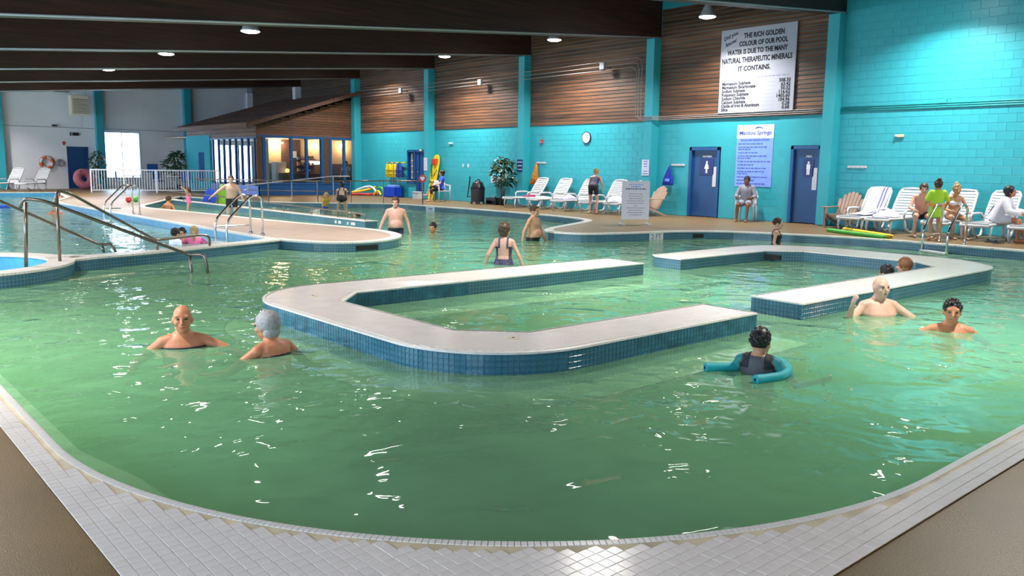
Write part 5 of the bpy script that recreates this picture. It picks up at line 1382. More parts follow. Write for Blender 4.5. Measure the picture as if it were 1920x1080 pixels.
for x, y, m, lab in ((9.15, 31.3, 'red', 'small red ball on the walkway near the ramp'), (9.45, 31.5, 'n_green', 'small green ball on the walkway beside the red one')):
    t = thing('toy_ball', lab, 'ball', (x, y, -.012)); MB().ell((0, 0, .11), (.11, .11, .11), 14, 9).build('shell', m, t, True); MB().ell((.0, -.108, .11), (.015, .006, .015), 8, 5).build('valve', 'white_plastic', t)
lb = thing('lane_float', 'blue foam float drifting in the far left pool', 'float', (5.0, 33.0, WZ-.02), .2); MB().box(-.8, .8, -.12, .12, 0, .10).build('foam', 'bin_blue', lb, bevel=.03); MB().box(-1.0, -.8, -.12, .12, 0, .10).build('end_cap', 'n_yellow', lb, bevel=.03)
# ------------------------------------------------------------------ people
import numpy as np
mat('skin_pink', (.62, .33, .25), .5, var=.10, scale=9)
mat('skin_tan', (.52, .27, .16), .5, var=.10, scale=9)
mat('skin_pale', (.60, .36, .26), .5, var=.10, scale=9)
mat('skin_brown', (.20, .085, .045), .5, var=.10, scale=9)
mat('skin_red', (.52, .20, .10), .5, var=.12, scale=9)
mat('hair_black', (.010, .008, .008), .45, var=.3, scale=40); mat('hair_brown', (.065, .028, .014), .5, var=.3, scale=40)
mat('hair_grey', (.34, .32, .32), .6, var=.25, scale=40); mat('hair_ginger', (.22, .09, .03), .5, var=.3, scale=40); mat('hair_blond', (.40, .26, .11), .5, var=.3, scale=40)
mat('cloth_black', (.012, .012, .016), .7, var=.2); mat('cloth_navy', (.02, .022, .06), .7, var=.3)
mat('cloth_floral', (.045, .040, .10), .7, var=.95, scale=24); mat('cloth_pink', (.85, .16, .38), .7, var=.1)
mat('cloth_lime', (.45, .75, .04), .7, var=.08); mat('cloth_orange', (.80, .35, .06), .7, var=.1); mat('cloth_grey', (.24, .24, .30), .8, var=.12); mat('cloth_blue', (.03, .09, .60), .7, var=.1)
mat('cloth_teal', (.01, .22, .22), .6, var=.1); mat('cloth_charcoal', (.07, .07, .085), .6, var=.1); mat('cloth_white', (.75, .74, .82), .8, var=.08); mat('cloth_yellow', (.65, .42, .04), .7, var=.1); mat('cloth_red', (.45, .02, .05), .7, var=.1)
mat('eye_dark', (.02, .015, .012), .2, var=.1); mat('lip', (.35, .10, .09), .5, var=.1)

def ik(a, b, l1, l2, hint):
    d = b-a; L = d.length
    if L > (l1+l2)*.995: b = a+d*((l1+l2)*.995/L); d = b-a; L = d.length
    if L < abs(l1-l2)+.02: L = abs(l1-l2)+.02; d = d.normalized()*L; b = a+d
    u = d/L; x = (l1*l1-l2*l2+L*L)/(2*L); h = math.sqrt(max(0, l1*l1-x*x))
    n = hint-u*hint.dot(u); n = n.normalized() if n.length > 1e-4 else Vector((0, 0, 1))
    return a+u*x+n*h, b
MALE = [(-.115, .06, .06, 0), (-.085, .125, .10, -.005), (-.04, .160, .118, -.010), (.02, .165, .122, -.008), (.09, .158, .118, 0), (.17, .152, .115, .005), (.25, .158, .120, .005), (.33, .172, .124, .0), (.40, .180, .116, -.008), (.445, .160, .096, -.014), (.48, .105, .075, -.016), (.515, .062, .060, -.012), (.55, .052, .054, -.004)]
FEM = [(-.115, .06, .06, 0), (-.085, .130, .10, -.012), (-.04, .172, .122, -.018), (.02, .172, .122, -.014), (.09, .148, .106, 0), (.16, .128, .096, .004), (.24, .138, .102, .004), (.32, .150, .106, .0), (.39, .156, .102, -.006), (.435, .140, .086, -.012), (.475, .090, .066, -.014), (.51, .052, .052, -.010), (.55, .044, .047, -.004)]
REMESH_TMP = []
def person(label, pos, face, H=1.70, pelvis=None, floor=PZ, sex='m', fat=1.0, lean=0.0, side=0.0, head=(0, 0), armR=(.16, .05, -.52), armL=(.16, .05, -.52), elbow=(.5, -.8, -.2), footR=None, footL=None, knee=None, skin='skin_pink', hair=('short', 'hair_brown'), wear=(), voxel=.011, group=None, belly=0.0, grip=.5, loose=None):
    u = H/1.75
    f2 = Vector((face[0], face[1], 0)).normalized(); rt = Vector((f2.y, -f2.x, 0)); up = Vector((0, 0, 1))
    rz = math.atan2(-rt.y if False else rt.y, rt.x)
    root = thing('person', label, 'person', (pos[0], pos[1], floor), rz, group)
    # everything below is in the person's own frame: x right, y forward, z up, origin on the ground
    hp = (pelvis-floor) if pelvis is not None else .945*u
    pel = Vector((0, 0, hp))
    Rt = Matrix.Rotation(-math.radians(lean), 3, 'X') @ Matrix.Rotation(math.radians(side), 3, 'Y')
    T_ = lambda x, y, h: pel+Rt @ Vector((x, y, h))*u
    prof = MALE if sex == 'm' else FEM
    prims = []; caps = []
    mb = MB(); R = []
    for h, hw, hd, yo in prof:
        k = 1.0
        if h < .40: k = 1+(fat-1)*(1.0 if .0 < h < .25 else .75)
        R.append([T_(hw*k*math.cos(2*PI*i/24)*1.0, hd*k*math.sin(2*PI*i/24)+yo, h) for i in range(24)])
    mb.rings(R)
    if belly: 
        mb.ell(T_(0, .05+.03*belly, .10), tuple(r*u for r in (.14*fat, .10+.05*belly, .14)), 18, 12, Rt)
    if sex == 'f':
        for s in (-1, 1): mb.ell(T_(s*.068, .085, .31), (.062*u, .055*u, .062*u), 14, 10)
    for s in (-1, 1): mb.ell(T_(s*.075, -.07, -.03), (.085*u, .075*u, .09*u), 14, 10, Rt)
    def seg(name, a, b, r0, r1):
        mb.cap(a, b, r0*u, r1*u, 14, 4); caps.append((name, a.copy(), b.copy(), r0*u, r1*u))
    fs = .92 if sex == 'f' else 1.0
    # legs
    for s, ft in ((1, footR), (-1, footL)):
        hip = T_(s*.088, 0, -.03)
        tgt = Vector((s*.11*u, .02, .075*u)) if ft is None else Vector((s*ft[0]*u, ft[1]*u, (ft[2] if len(ft) > 2 else 0)+.075*u))
        kn, an = ik(hip, tgt, .43*u, .42*u, Vector(knee) if knee else Vector((s*.15, 1, .1)))
        seg('thigh', hip, kn, .088*fs*(1+(fat-1)*.5), .058*fs); seg('shin', kn, an, .056*fs, .036*fs)
        cm = kn*.7+an*.3; back = (an-kn).normalized().cross(Vector((1, 0, 0)))
        mb.ell(cm+Vector((0, -.018*u, 0)), (.046*u, .05*u, .10*u), 12, 8)
        td = Vector((0, 1, 0)) if abs((an-kn).normalized().z) > .35 else Vector((0, .35, .9))
        heel = an+Vector((0, -.035*u, -.035*u)); toe = an+td*(.16*u)+Vector((0, 0, -.048*u))
        seg('foot', heel, toe, .036, .026)
        for k in range(5):
            a = toe+Vector(((k-2)*.016*u, -abs(k-2)*.006*u, 0)); mb.cap(a, a+td*.03*u, .011*u, .009*u, 8, 2)
    # arms and hands
    for s, ar in ((1, armR), (-1, armL)):
        sh = T_(s*(.175 if sex == 'm' else .152), -.005, .415)
        seg('shoulder', T_(s*.10, -.005, .43), sh, .062*fs, .056*fs)
        tgt = sh+Vector((s*ar[0], ar[1], ar[2]))*u
        el, wr = ik(sh, tgt, .285*u, .25*u, Vector((s*elbow[0], elbow[1], elbow[2])))
        seg('upperarm', sh, el, .050*fs, .040*fs); seg('forearm', el, wr, .042*fs, .027*fs)
        d = (wr-el).normalized(); n = Vector((-s, 0, 0)); n = (n-d*n.dot(d)); n = n.normalized() if n.length > .1 else Vector((0, 0, -1)); t = d.cross(n)*s
        if t.y < 0: t = -t
        pc = wr+d*.048*u
        M = Matrix((t, n, d)).transposed()
        mb.ell(pc, (.042*u, .019*u, .058*u), 12, 8, M); caps.append(('hand', wr.copy(), (wr+d*.16*u), .04*u, .02*u))
        for k, (o_, ln) in enumerate(((.030, .070), (.010, .082), (-.010, .076), (-.029, .060))):
            a = wr+d*.088*u+t*(o_*u); b_ = a+(d+n*grip*.45+t*o_*3).normalized()*(ln*.5*u); c_ = b_+(d*(1-grip*.4)+n*grip).normalized()*(ln*.5*u)
            mb.cap(a-d*.015*u, b_, .0098*u, .009*u, 8, 2); mb.cap(b_, c_, .009*u, .0075*u, 8, 2)
        a = wr+d*.03*u+t*(.036*u); b_ = a+(d*.7+t*.75+n*.2).normalized()*.038*u; c_ = b_+(d*.9+t*.3+n*.35).normalized()*.030*u
        mb.cap(wr+d*.02*u+t*.02*u, b_, .013*u, .0105*u, 8, 2); mb.cap(b_, c_, .0105*u, .0085*u, 8, 2)
    # neck and head
    hy, hpch = math.radians(head[0]), math.radians(head[1])
    hs = 1.06*u**.35                      # children have larger heads for their height
    Rh = Matrix.Rotation(-hy, 3, 'Z') @ Matrix.Rotation(-hpch-math.radians(lean)*.35, 3, 'X')
    nb = T_(0, -.005, .48); nt_ = T_(0, 0, .525 if u > .85 else .500)
    hc = nt_+(Rh @ Vector((0, .024, .088)))*hs
    seg('neck', nb, nt_+(Rh @ Vector((0, .005, .02)))*hs, .056*fs, .052*fs)
    Hd = lambda x, y, z: hc+(Rh @ Vector((x, y, z)))*hs
    mb.ell(Hd(0, -.008, .012), (.074*hs, .094*hs, .105*hs), 20, 14, Rh)
    mb.ell(Hd(0, .022, -.055), (.058*hs, .066*hs, .062*hs), 16, 10, Rh)
    mb.ell(Hd(0, .058, -.092), (.026*hs, .026*hs, .022*hs), 10, 8, Rh)
    mb.cap(Hd(0, .082, .012), Hd(0, .104, -.030), .009*hs, .015*hs, 8, 3)
    mb.cap(Hd(-.045, .070, .028), Hd(.045, .070, .028), .014*hs, n=8, m=3)
    for s in (-1, 1):
        mb.ell(Hd(s*.075, -.012, -.010), (.012*hs, .021*hs, .031*hs), 8, 7, Rh)
        mb.ell(Hd(s*.040, .060, -.030), (.024*hs, .022*hs, .024*hs), 8, 7, Rh)
    # one continuous skin
    me0 = mb.mesh('body_raw'); tmp = put('tmp', me0); md = tmp.modifiers.new('r', 'REMESH'); md.mode = 'VOXEL'; md.voxel_size = voxel; md.use_smooth_shade = True
    sm = tmp.modifiers.new('s', 'SMOOTH'); sm.factor = .5; sm.iterations = 2
    dg = bpy.context.evaluated_depsgraph_get(); me = bpy.data.meshes.new_from_object(tmp.evaluated_get(dg)); me.name = 'body'
    bpy.data.objects.remove(tmp); bpy.data.meshes.remove(me0)
    me.materials.clear(); me.materials.append(MATS[skin])
    for p in me.polygons: p.use_smooth = True
    body = put('body', me, root)
    # classify vertices
    n = len(me.vertices); co = np.empty(n*3); me.vertices.foreach_get('co', co); co = co.reshape(n, 3)
    no = np.empty(n*3); me.vertices.foreach_get('normal', no); no = no.reshape(n, 3)
    Ri = np.array(Rt.inverted()); lt = (co-np.array(pel)) @ Ri.T/u
    h = lt[:, 2]
    ph = np.array([p[0] for p in prof]); pw = np.interp(h, ph, [p[1] for p in prof])*fat; pd = np.interp(h, ph, [p[2] for p in prof])*fat
    best = np.sqrt((lt[:, 0]/pw)**2+(lt[:, 1]/pd)**2); best = (best-1)*.12*u+np.clip(-.115-h, 0, 9)*u+np.clip(h-.53, 0, 9)*u*3
    segi = np.full(n, -1); tt = np.zeros(n)
    for i, (nm_, a, b, r0, r1) in enumerate(caps):
        a = np.array(a); b = np.array(b); ab = b-a; t = np.clip(((co-a) @ ab)/(ab @ ab), 0, 1)
        d = np.linalg.norm(co-(a+t[:, None]*ab), axis=1)-(r0+(r1-r0)*t)
        m_ = d < best-(.004 if nm_ in ('thigh', 'shoulder') else 0); best = np.where(m_, d, best); segi = np.where(m_, i, segi); tt = np.where(m_, t, tt)
    names = np.array([c[0] for c in caps]+['torso'])[segi]
    for nm_, m_, pred, off in wear:
        sel = pred(names, tt, h, lt[:, 0], lt[:, 1])
        P = []; F = []; idx = {}
        edges = {}
        polys = [tuple(p.vertices) for p in me.polygons if all(sel[v] for v in p.vertices)]
        if not polys: continue
        def gi(v, o_):
            k = (v, o_)
            if k not in idx: idx[k] = len(P); P.append(tuple(co[v]+no[v]*(off if o_ else -.002)))
            return idx[k]
        for p in polys:
            F.append(tuple(gi(v, 1) for v in p))
            for a, b in zip(p, p[1:]+p[:1]):
                if (b, a) in edges: del edges[(b, a)]
                else: edges[(a, b)] = 1
        for a, b in edges: F.append((gi(b, 1), gi(a, 1), gi(a, 0), gi(b, 0)))
        g = bpy.data.meshes.new(nm_); g.from_pydata(P, [], F)
        for p in g.polygons: p.use_smooth = True
        g.materials.append(MATS[m_]); put(nm_, g, root)
    # hair
    style, hm = hair
    if style != 'bald':
        hb = MB()
        if style == 'short': hb.ell(Hd(0, -.016, .032), (.084*hs, .098*hs, .102*hs), 22, 14, Rh)
        if style == 'crop': hb.ell(Hd(0, -.014, .026), (.079*hs, .094*hs, .098*hs), 22, 14, Rh)
        if style in ('bob', 'curly'):
            hb.ell(Hd(0, -.022, .030), (.094*hs, .106*hs, .108*hs), 22, 14, Rh); hb.ell(Hd(0, -.045, -.045), (.084*hs, .065*hs, .07*hs), 18, 10, Rh)
        if style == 'pony' or style == 'bun':
            hb.ell(Hd(0, -.022, .024), (.083*hs, .100*hs, .105*hs), 22, 14, Rh)
        if style == 'bun': hb.ell(Hd(0, -.06, .13), (.045*hs, .045*hs, .045*hs), 12, 8, Rh)
        if style == 'pony': hb.tube([Hd(0, -.11, .03), Hd(0, -.15, -.02), Hd(0, -.13, -.12), Hd(0, -.10, -.22)], [.03*hs, .032*hs, .026*hs, .01*hs], 10)
        if style == 'fringe': hb.ell(Hd(0, -.03, .0), (.079*hs, .086*hs, .085*hs), 22, 14, Rh)
        if style in ('curly',):
            rnd = random.Random(3)
            for k in range(40):
                a = rnd.uniform(0, 6.28); z = rnd.uniform(-.4, 1); r = math.sqrt(1-z*z); 
                if r*math.sin(a) < .5 or z > .55: hb.ell(Hd(.088*r*math.cos(a), -.022+.10*r*math.sin(a), .024+.105*z), (.022*hs,)*3, 8, 6)
        rnd = random.Random(len(label))
        for k in range(90):
            a = rnd.uniform(0, 6.28); z = rnd.uniform(-.25, 1); r = math.sqrt(max(0, 1-z*z))
            if r*math.sin(a) > .75 and z < .35: continue
            q = (.078*r*math.cos(a), -.018+.094*r*math.sin(a), .030+.098*z)
            hb.ell(Hd(*q), (rnd.uniform(.010, .017)*hs, rnd.uniform(.012, .020)*hs, rnd.uniform(.010, .018)*hs), 7, 5)
        hb.build('hair', hm, root, True)
    for s in (-1, 1): MB().ell(Hd(s*.030, .082, .006), (.013*hs, .007*hs, .008*hs), 10, 7, Rh).build('eye', 'eye_dark', root, True)
    MB().ell(Hd(0, .083, -.062), (.024*hs, .008*hs, .007*hs), 12, 7, Rh).build('mouth', 'lip', root, True)
    if loose: loose(root, T_, Rt, Hd, u, caps)
    return root
def loose_cloth(name, m, root, build, voxel=.014, smooth=6):
    mb = MB(); build(mb); me0 = mb.mesh('c'); tmp = put('tmp', me0); md = tmp.modifiers.new('r', 'REMESH'); md.mode = 'VOXEL'; md.voxel_size = voxel; md.use_smooth_shade = True
    sm = tmp.modifiers.new('s', 'SMOOTH'); sm.factor = .5; sm.iterations = smooth
    dg = bpy.context.evaluated_depsgraph_get(); me = bpy.data.meshes.new_from_object(tmp.evaluated_get(dg)); me.name = name
    bpy.data.objects.remove(tmp); me.materials.clear(); me.materials.append(MATS[m])
    for p in me.polygons: p.use_smooth = True
    return put(name, me, root)
# garments: predicates on (segment, position along it, torso height, sideways, forward)
trunks = lambda n, t, h, x, y: ((n == 'torso') & (h < .03)) | ((n == 'thigh') & (t < .55))
briefs = lambda n, t, h, x, y: ((n == 'torso') & (h < .03)) | ((n == 'thigh') & (t < .07))
def suit(n, t, h, x, y):
    body = (n == 'torso') & (h < .34) & ~((y < 0) & (h > .10) & (np.abs(x) < .095))
    strap = ((n == 'torso') | (n == 'shoulder') | (n == 'neck')) & (h >= .30) & (h < .50) & (np.abs(x) > .055) & (np.abs(x) < .095)
    return body | strap | ((n == 'thigh') & (t < .06))
tank = lambda n, t, h, x, y: ((n == 'torso') & (h < .36)) | (((n == 'torso') | (n == 'shoulder') | (n == 'neck')) & (h < .49) & (np.abs(x) < .10) & (np.abs(x) > .05))
tee = lambda n, t, h, x, y: ((n == 'torso') & (h < .48)) | (n == 'shoulder') | ((n == 'upperarm') & (t < .62))
vest = lambda n, t, h, x, y: ((n == 'torso') & (h < .49) & (h > -.05)) | ((n == 'shoulder') & (t < .6))
sleeve = lambda n, t, h, x, y: ((n == 'upperarm') & (t < .75)) | ((n == 'shoulder') & (t >= .5))
pants = lambda n, t, h, x, y: ((n == 'torso') & (h < .05)) | (n == 'thigh') | ((n == 'shin') & (t < .35))
bikini = lambda n, t, h, x, y: (n == 'torso') & (h > .27) & (h < .36)
AWAY = (.657, .754); TOCAM = (-.657, -.754); IR = (.754, -.657); IL = (-.754, .657)
def mixd(a, b, k): return (a[0]*(1-k)+b[0]*k, a[1]*(1-k)+b[1]*k)
# standing in the water
person('woman in a dark patterned swimsuit wading away, seen from behind', (9.04, 10.6), mixd(AWAY, IR, .12), H=1.60, sex='f', fat=1.04, head=(25, 0), armR=(.20, .10, -.48), armL=(.20, -.02, -.48), skin='skin_pink', hair=('curly', 'hair_brown'), wear=(('swimsuit', 'cloth_floral', suit, .006),), voxel=.010)
person('bare-chested man in black trunks wading beside the tiled spit', (12.55, 13.70), mixd(TOCAM, IR, .62), H=1.70, fat=1.10, belly=.6, armR=(.14, -.10, -.50), armL=(.14, .15, -.50), skin='skin_tan', hair=('crop', 'hair_brown'), wear=(('trunks', 'cloth_black', trunks, .007),))
person('bare-chested man in dark trunks wading towards the viewer by the walkway tip', (11.04, 16.98), mixd(TOCAM, IR, .15), H=1.80, fat=1.10, belly=.5, head=(10, 0), armR=(.22, .06, -.48), armL=(.16, .0, -.50), skin='skin_pink', hair=('short', 'hair_brown'), wear=(('trunks', 'cloth_navy', trunks, .008),))
person('dark-haired bather with only the head above water right of the wading man', (11.91, 16.65), mixd(TOCAM, IL, .2), H=1.68, pelvis=-.66, skin='skin_red', hair=('short', 'hair_black'), wear=(('trunks', 'cloth_navy', trunks, .007),), armR=(.30, .2, -.35), armL=(.30, .2, -.35), footR=(.16, .30), footL=(.16, .30), voxel=.014)
RZ = -.58
person('bare-chested man in black trunks on the ramp, reaching to his right', (10.45, 25.35), mixd(TOCAM, IR, .2), H=1.72, floor=RZ-.03, fat=1.06, armR=(.42, .06, -.34), armL=(.20, .12, -.48), skin='skin_pale', hair=('crop', 'hair_brown'), wear=(('trunks', 'cloth_black', trunks, .008),), voxel=.013)
person('small girl in a pink swimsuit raising one arm on the ramp', (10.65, 29.6), mixd(IL, TOCAM, .3), H=1.12, floor=-.55, sex='m', armR=(.15, .15, -.3), armL=(.10, .30, .36), skin='skin_tan', hair=('bob', 'hair_brown'), wear=(('swimsuit', 'cloth_pink', suit, .008),), voxel=.013)
person('dark-haired bather sitting in the ramp channel, seen from behind', (10.05, 29.9), mixd(AWAY, IR, .3), H=1.60, floor=-.55, pelvis=-.43, skin='skin_red', hair=('short', 'hair_brown'), wear=(('trunks', 'cloth_navy', trunks, .007),), footR=(.16, .75), footL=(.16, .75), armR=(.30, .1, -.38), armL=(.30, .1, -.38), voxel=.014)
person('woman in a black swimsuit bending over near the far pool edge', (14.9, 26.4), mixd(AWAY, IL, .15), H=1.66, floor=RZ, pelvis=.22, sex='f', fat=1.15, lean=38, skin='skin_pale', hair=('bob', 'hair_black'), wear=(('swimsuit', 'cloth_black', suit, .008),), armR=(.0, .35, -.40), armL=(.05, .35, -.40), footR=(.14, .0), footL=(.14, .0), voxel=.013)
person('small child in a yellow top beside the woman in black', (14.55, 27.0), mixd(IR, TOCAM, .4), H=1.02, floor=-.58, lean=15, skin='skin_tan', hair=('bob', 'hair_blond'), wear=(('shirt', 'cloth_yellow', tee, .010), ('shorts', 'cloth_blue', trunks, .008)), voxel=.013)
person('child swimming on its front with red arm floats', (13.9, 23.1), IL, H=1.15, floor=-.95, pelvis=-.36, lean=72, head=(0, -50), armR=(.22, .25, .05), armL=(.22, .25, .05), footR=(.1, -.55, .50), footL=(.1, -.60, .50), skin='skin_tan', hair=('short', 'hair_brown'), wear=(('arm_float', 'red', lambda n, t, h, x, y: (n == 'upperarm') & (t > .1) & (t < .9), .05),), voxel=.013)
person('dark-haired bather low in the far left pool', (6.26, 28.8), mixd(TOCAM, IR, .5), H=1.6, pelvis=-.55, skin='skin_red', hair=('short', 'hair_black'), footR=(.16, .35), footL=(.16, .35), armR=(.3, .3, -.25), armL=(.3, .3, -.25), wear=(('trunks', 'cloth_navy', trunks, .007),), voxel=.015)
person('farthest bather, a head at the back edge of the left pool', (8.75, 39.6), TOCAM, H=1.6, pelvis=-.52, skin='skin_red', hair=('short', 'hair_black'), footR=(.16, .35), footL=(.16, .35), wear=(('trunks', 'cloth_navy', trunks, .007),), voxel=.018)
person('dark-haired child low in the water at the pool divider', (5.80, 16.95), mixd(AWAY, IR, .4), H=1.30, pelvis=-.44, skin='skin_tan', hair=('short', 'hair_black'), footR=(.14, .30), footL=(.14, .30), wear=(('rash_vest', 'cloth_white', tee, .006),), voxel=.013)
person('child behind the others with dark wet hair at the pool divider', (6.15, 17.55), TOCAM, H=1.36, pelvis=-.50, skin='skin_tan', hair=('crop', 'hair_black'), footR=(.14, .28), footL=(.14, .28), wear=(('trunks', 'cloth_navy', trunks, .006),), voxel=.014)
person('girl in a bright pink top with a ponytail near the ladder', (6.18, 16.95), mixd(AWAY, IL, .2), H=1.36, pelvis=-.44, sex='m', skin='skin_pink', hair=('pony', 'hair_blond'), footR=(.14, .25), footL=(.14, .25), wear=(('swim_top', 'cloth_pink', tee, .008),), armR=(.30, .15, -.30), armL=(.28, .2, -.28), voxel=.012)
person('woman in a black swimsuit standing behind the right-hand bench', (16.15, 9.83), mixd(IR, TOCAM, .25), H=1.50, sex='f', fat=1.06, skin='skin_pink', hair=('crop', 'hair_brown'), wear=(('swimsuit', 'cloth_black', tank, .007), ('swim_brief', 'cloth_black', briefs, .007)), armR=(.10, .12, -.45), armL=(.10, .22, -.42), voxel=.012)
# close swimmers
person('bald man in the foreground with shoulders at the water and one arm reaching out', (2.56, 7.39), mixd(TOCAM, IR, .30), H=1.76, pelvis=-.555, fat=1.1, head=(5, -4), armL=(.46, .20, -.20), armR=(.30, .15, -.30), footR=(.18, .45), footL=(.18, .40), skin='skin_red', hair=('bald', ''), wear=(('dark_vest', 'cloth_black', lambda n, t, h, x, y: (n == 'torso') & (h < .385), .006),), voxel=.009)
person('grey-haired swimmer in the foreground turned away to the left', (3.08, 6.58), mixd(AWAY, IL, .62), H=1.68, pelvis=-.53, head=(-12, 0), lean=12, armR=(.30, .2, -.32), armL=(.25, .35, -.22), footR=(.18, .4), footL=(.18, .35), skin='skin_red', hair=('bob', 'hair_grey'), wear=(('dark_vest', 'cloth_black', lambda n, t, h, x, y: (n == 'torso') & (h < .36), .006),), voxel=.009)
person('broad bald man beside the right-hand bench with a raised hand', (9.35, 4.33), mixd(TOCAM, IR, .10), H=1.80, pelvis=-.50, fat=1.25, belly=.5, head=(-6, -4), armR=(.24, .20, .02), armL=(.44, .22, -.26), elbow=(.5, -.1, -1), footR=(.18, .42), footL=(.18, .40), skin='skin_pale', hair=('bald', ''), wear=(('trunks', 'cloth_navy', trunks, .007),), voxel=.010)
person('dark-haired man low in the water at right, facing the bald man', (9.01, 3.40), mixd(TOCAM, IL, .25), H=1.70, pelvis=-.58, head=(5, 0), armR=(.42, .18, -.18), armL=(.36, -.02, -.30), footR=(.18, .45), footL=(.18, .42), skin='skin_red', hair=('crop', 'hair_black'), wear=(('trunks', 'cloth_navy', trunks, .007),), voxel=.010)
person('boy in a grey and teal rash vest floating on a teal noodle', (5.86, 3.66), mixd(AWAY, IR, .35), H=1.40, pelvis=-.43, head=(12, 2), armR=(.40, .16, -.16), armL=(.28, .22, -.26), footR=(.12, .30), footL=(.12, .35), elbow=(.2, -.4, -.9), skin='skin_tan', hair=('short', 'hair_black'), wear=(('rash_vest', 'cloth_charcoal', vest, .006), ('sleeve', 'cloth_teal', sleeve, .007), ('yoke', 'cloth_black', lambda n, t, h, x, y: ((n == 'torso') & (h > .36) & (np.abs(x) > .07)) | ((n == 'shoulder') & (t < .5)), .009)), voxel=.009)
person('dark-haired bather sitting inside the right-hand bench, only hair showing', (12.55, 5.72), mixd(AWAY, IL, .4), H=1.62, pelvis=-.66, skin='skin_tan', hair=('short', 'hair_black'), footR=(.14, .45), footL=(.14, .45), wear=(('trunks', 'cloth_navy', trunks, .006),), voxel=.015)
person('ginger-haired bather sitting inside the right-hand bench corner', (13.12, 5.70), mixd(AWAY, IL, .6), H=1.66, pelvis=-.60, sex='f', skin='skin_pink', hair=('bob', 'hair_ginger'), footR=(.14, .45), footL=(.14, .45), wear=(('swimsuit', 'cloth_floral', suit, .006),), voxel=.014)
# on the deck
DK = -.012
person('lifeguard in a blue shirt and black trousers sitting with crossed legs', (20.13, 27.58), mixd(IL, TOCAM, .10), H=1.64, floor=DK, pelvis=.555, sex='f', skin='skin_pink', hair=('bob', 'hair_black'), head=(0, -6), lean=-4, footR=(.12, .62, .22), footL=(.10, .48), armR=(.06, .34, -.30), armL=(.06, .34, -.30), wear=(('shirt', 'cloth_blue', tee, .012), ('trousers', 'cloth_black', pants, .010)), voxel=.013)
person('bather in a patterned top and black shorts bending over a lounger', (19.35, 18.35), mixd(AWAY, IR, .25), H=1.62, floor=DK, pelvis=.84, sex='f', lean=42, head=(0, -20), skin='skin_pink', hair=('crop', 'hair_blond'), footR=(.13, -.02), footL=(.13, .05), armR=(.06, .28, -.42), armL=(.06, .28, -.42), wear=(('swim_top', 'cloth_floral', lambda n, t, h, x, y: (n == 'torso') & (h < .38) & (h > .0), .008), ('shorts', 'cloth_black', trunks, .010)), voxel=.012)
person('man in a grey robe sitting upright on the stacking armchair', (20.66, 13.60), mixd(TOCAM, IL, .35), H=1.66, floor=DK, pelvis=.545, skin='skin_brown', hair=('crop', 'hair_black'), head=(0, 6), footR=(.16, .42), footL=(.14, .48), armR=(.02, .30, -.30), armL=(.02, .30, -.30), wear=(('robe', 'cloth_grey', lambda n, t, h, x, y: ((n == 'torso') & (h < .49)) | (n == 'shoulder') | ((n == 'upperarm')) | ((n == 'forearm') & (t < .7)) | ((n == 'thigh') & (t < .8)), .022),), voxel=.012)
def long_shirt(root, T_, Rt, Hd, u, caps):
    def b(mb):
        R = []
        for h, hw, hd in ((-.30, .21, .15), (-.15, .205, .15), (.0, .195, .145), (.12, .17, .13), (.28, .175, .140), (.40, .185, .140), (.46, .15, .115), (.50, .08, .085)):
            R.append([T_(hw*math.cos(2*PI*i/24), hd*math.sin(2*PI*i/24), h) for i in range(24)])
        mb.rings(R)
        for nm_, a, c, r0, r1 in caps:
            if nm_ == 'upperarm': mb.cap(a, a.lerp(c, .8), r0+.02, r1+.025)
    loose_cloth('long_shirt', 'cloth_lime', root, b)
    MB().tube([T_(.185*math.cos(2*PI*i/24), .14*math.sin(2*PI*i/24), .06) for i in range(24)], .034, 8, True).build('sash', 'cloth_orange', root, True)
person('girl in a long lime green shirt standing with her back to the pool', (18.78, 7.60), mixd(AWAY, IR, .1), H=1.33, floor=DK, skin='skin_tan', hair=('bun', 'hair_brown'), armR=(.12, .16, -.44), armL=(.12, .16, -.44), voxel=.013, loose=long_shirt)
person('bare-shouldered person seated on a lounger left of the girl in lime', (19.62, 8.28), mixd(TOCAM, IL, .25), H=1.68, floor=DK, pelvis=.50, skin='skin_pink', hair=('short', 'hair_brown'), lean=18, footR=(.16, .40), footL=(.18, .52), armR=(.02, .34, -.30), armL=(.0, .34, -.30), wear=(('trunks', 'cloth_navy', trunks, .009),), voxel=.013)
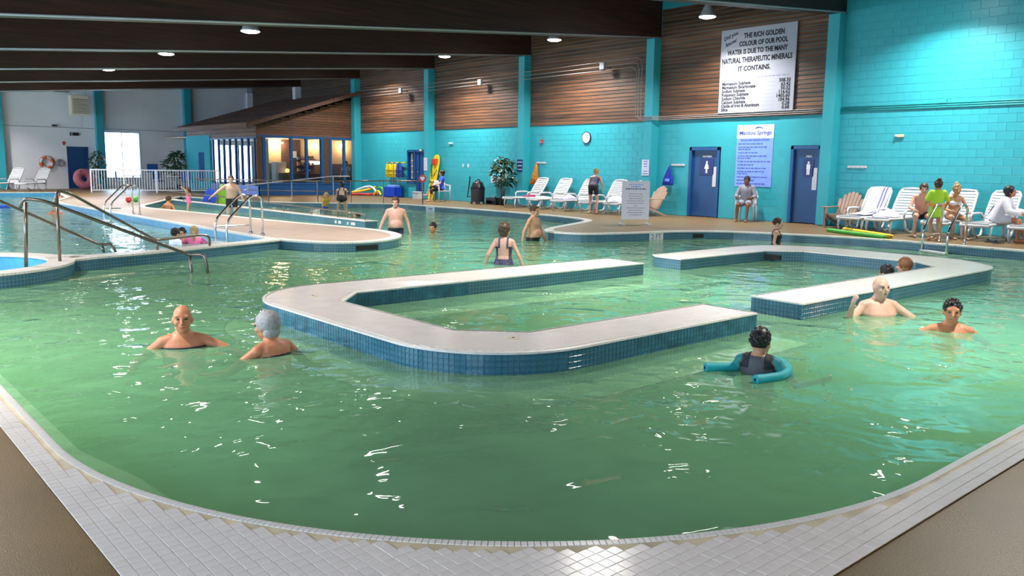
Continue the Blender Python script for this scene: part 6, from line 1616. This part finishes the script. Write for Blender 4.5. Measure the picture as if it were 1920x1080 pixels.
person('blond woman in a white bikini seated right of the girl in lime', (19.72, 7.62), mixd(TOCAM, IL, .10), H=1.62, floor=DK, pelvis=.50, sex='f', skin='skin_tan', hair=('bun', 'hair_blond'), lean=10, footR=(.12, .42), footL=(.14, .50), armR=(.04, .32, -.30), armL=(.04, .32, -.30), wear=(('bikini_top', 'cloth_white', bikini, .008), ('bikini_brief', 'cloth_grey', briefs, .008)), voxel=.013)
def robe(root, T_, Rt, Hd, u, caps):
    def b(mb):
        R = []
        for h, hw, hd in ((-.10, .24, .19), (.0, .23, .18), (.12, .215, .17), (.28, .215, .165), (.38, .21, .15), (.45, .16, .115), (.50, .085, .085)):
            R.append([T_(hw*math.cos(2*PI*i/24), hd*math.sin(2*PI*i/24), h) for i in range(24)])
        mb.rings(R)
        for nm_, a, c, r0, r1 in caps:
            if nm_ == 'upperarm': mb.cap(a, c, r0+.035, r1+.035)
            if nm_ == 'forearm': mb.cap(a, a.lerp(c, .7), r0+.035, r0+.03)
            if nm_ == 'thigh': mb.cap(a, a.lerp(c, .6), r0+.025, r0+.02)
    loose_cloth('robe', 'cloth_white', root, b)
    for s in (-.10, .04): MB().tube([T_(s, -.175, -.05), T_(s+.02, -.178, .1), T_(s+.04, -.17, .22)], .010, 6).build('stripe', 'stripe_blue', root)
person('dark-haired person in a white robe hunched on a lounger at right', (19.75, 6.72), mixd(IR, TOCAM, .45), H=1.68, floor=DK, pelvis=.50, sex='f', skin='skin_red', hair=('bob', 'hair_black'), lean=24, head=(-5, -22), footR=(.14, .45), footL=(.16, .55), armR=(.02, .34, -.28), armL=(.02, .36, -.26), wear=(('shorts', 'cloth_red', trunks, .009),), voxel=.013, loose=robe)
person('staff member in a pale shirt standing behind the rightmost office window', (21.9, 38.3), TOCAM, H=1.62, floor=.02, skin='skin_tan', hair=('short', 'hair_black'), wear=(('shirt', 'cloth_white', tee, .012), ('trousers', 'cloth_black', pants, .010)), voxel=.016)
noodle('teal foam noodle under the arms of the boy in the rash vest', [tuple(onz(x, y, WZ+.025)) for x, y in ((1322, 689), (1360, 688), (1398, 686), (1425, 672), (1462, 676), (1480, 692), (1470, 705), (1440, 709), (1416, 712))], 'n_teal', .038)
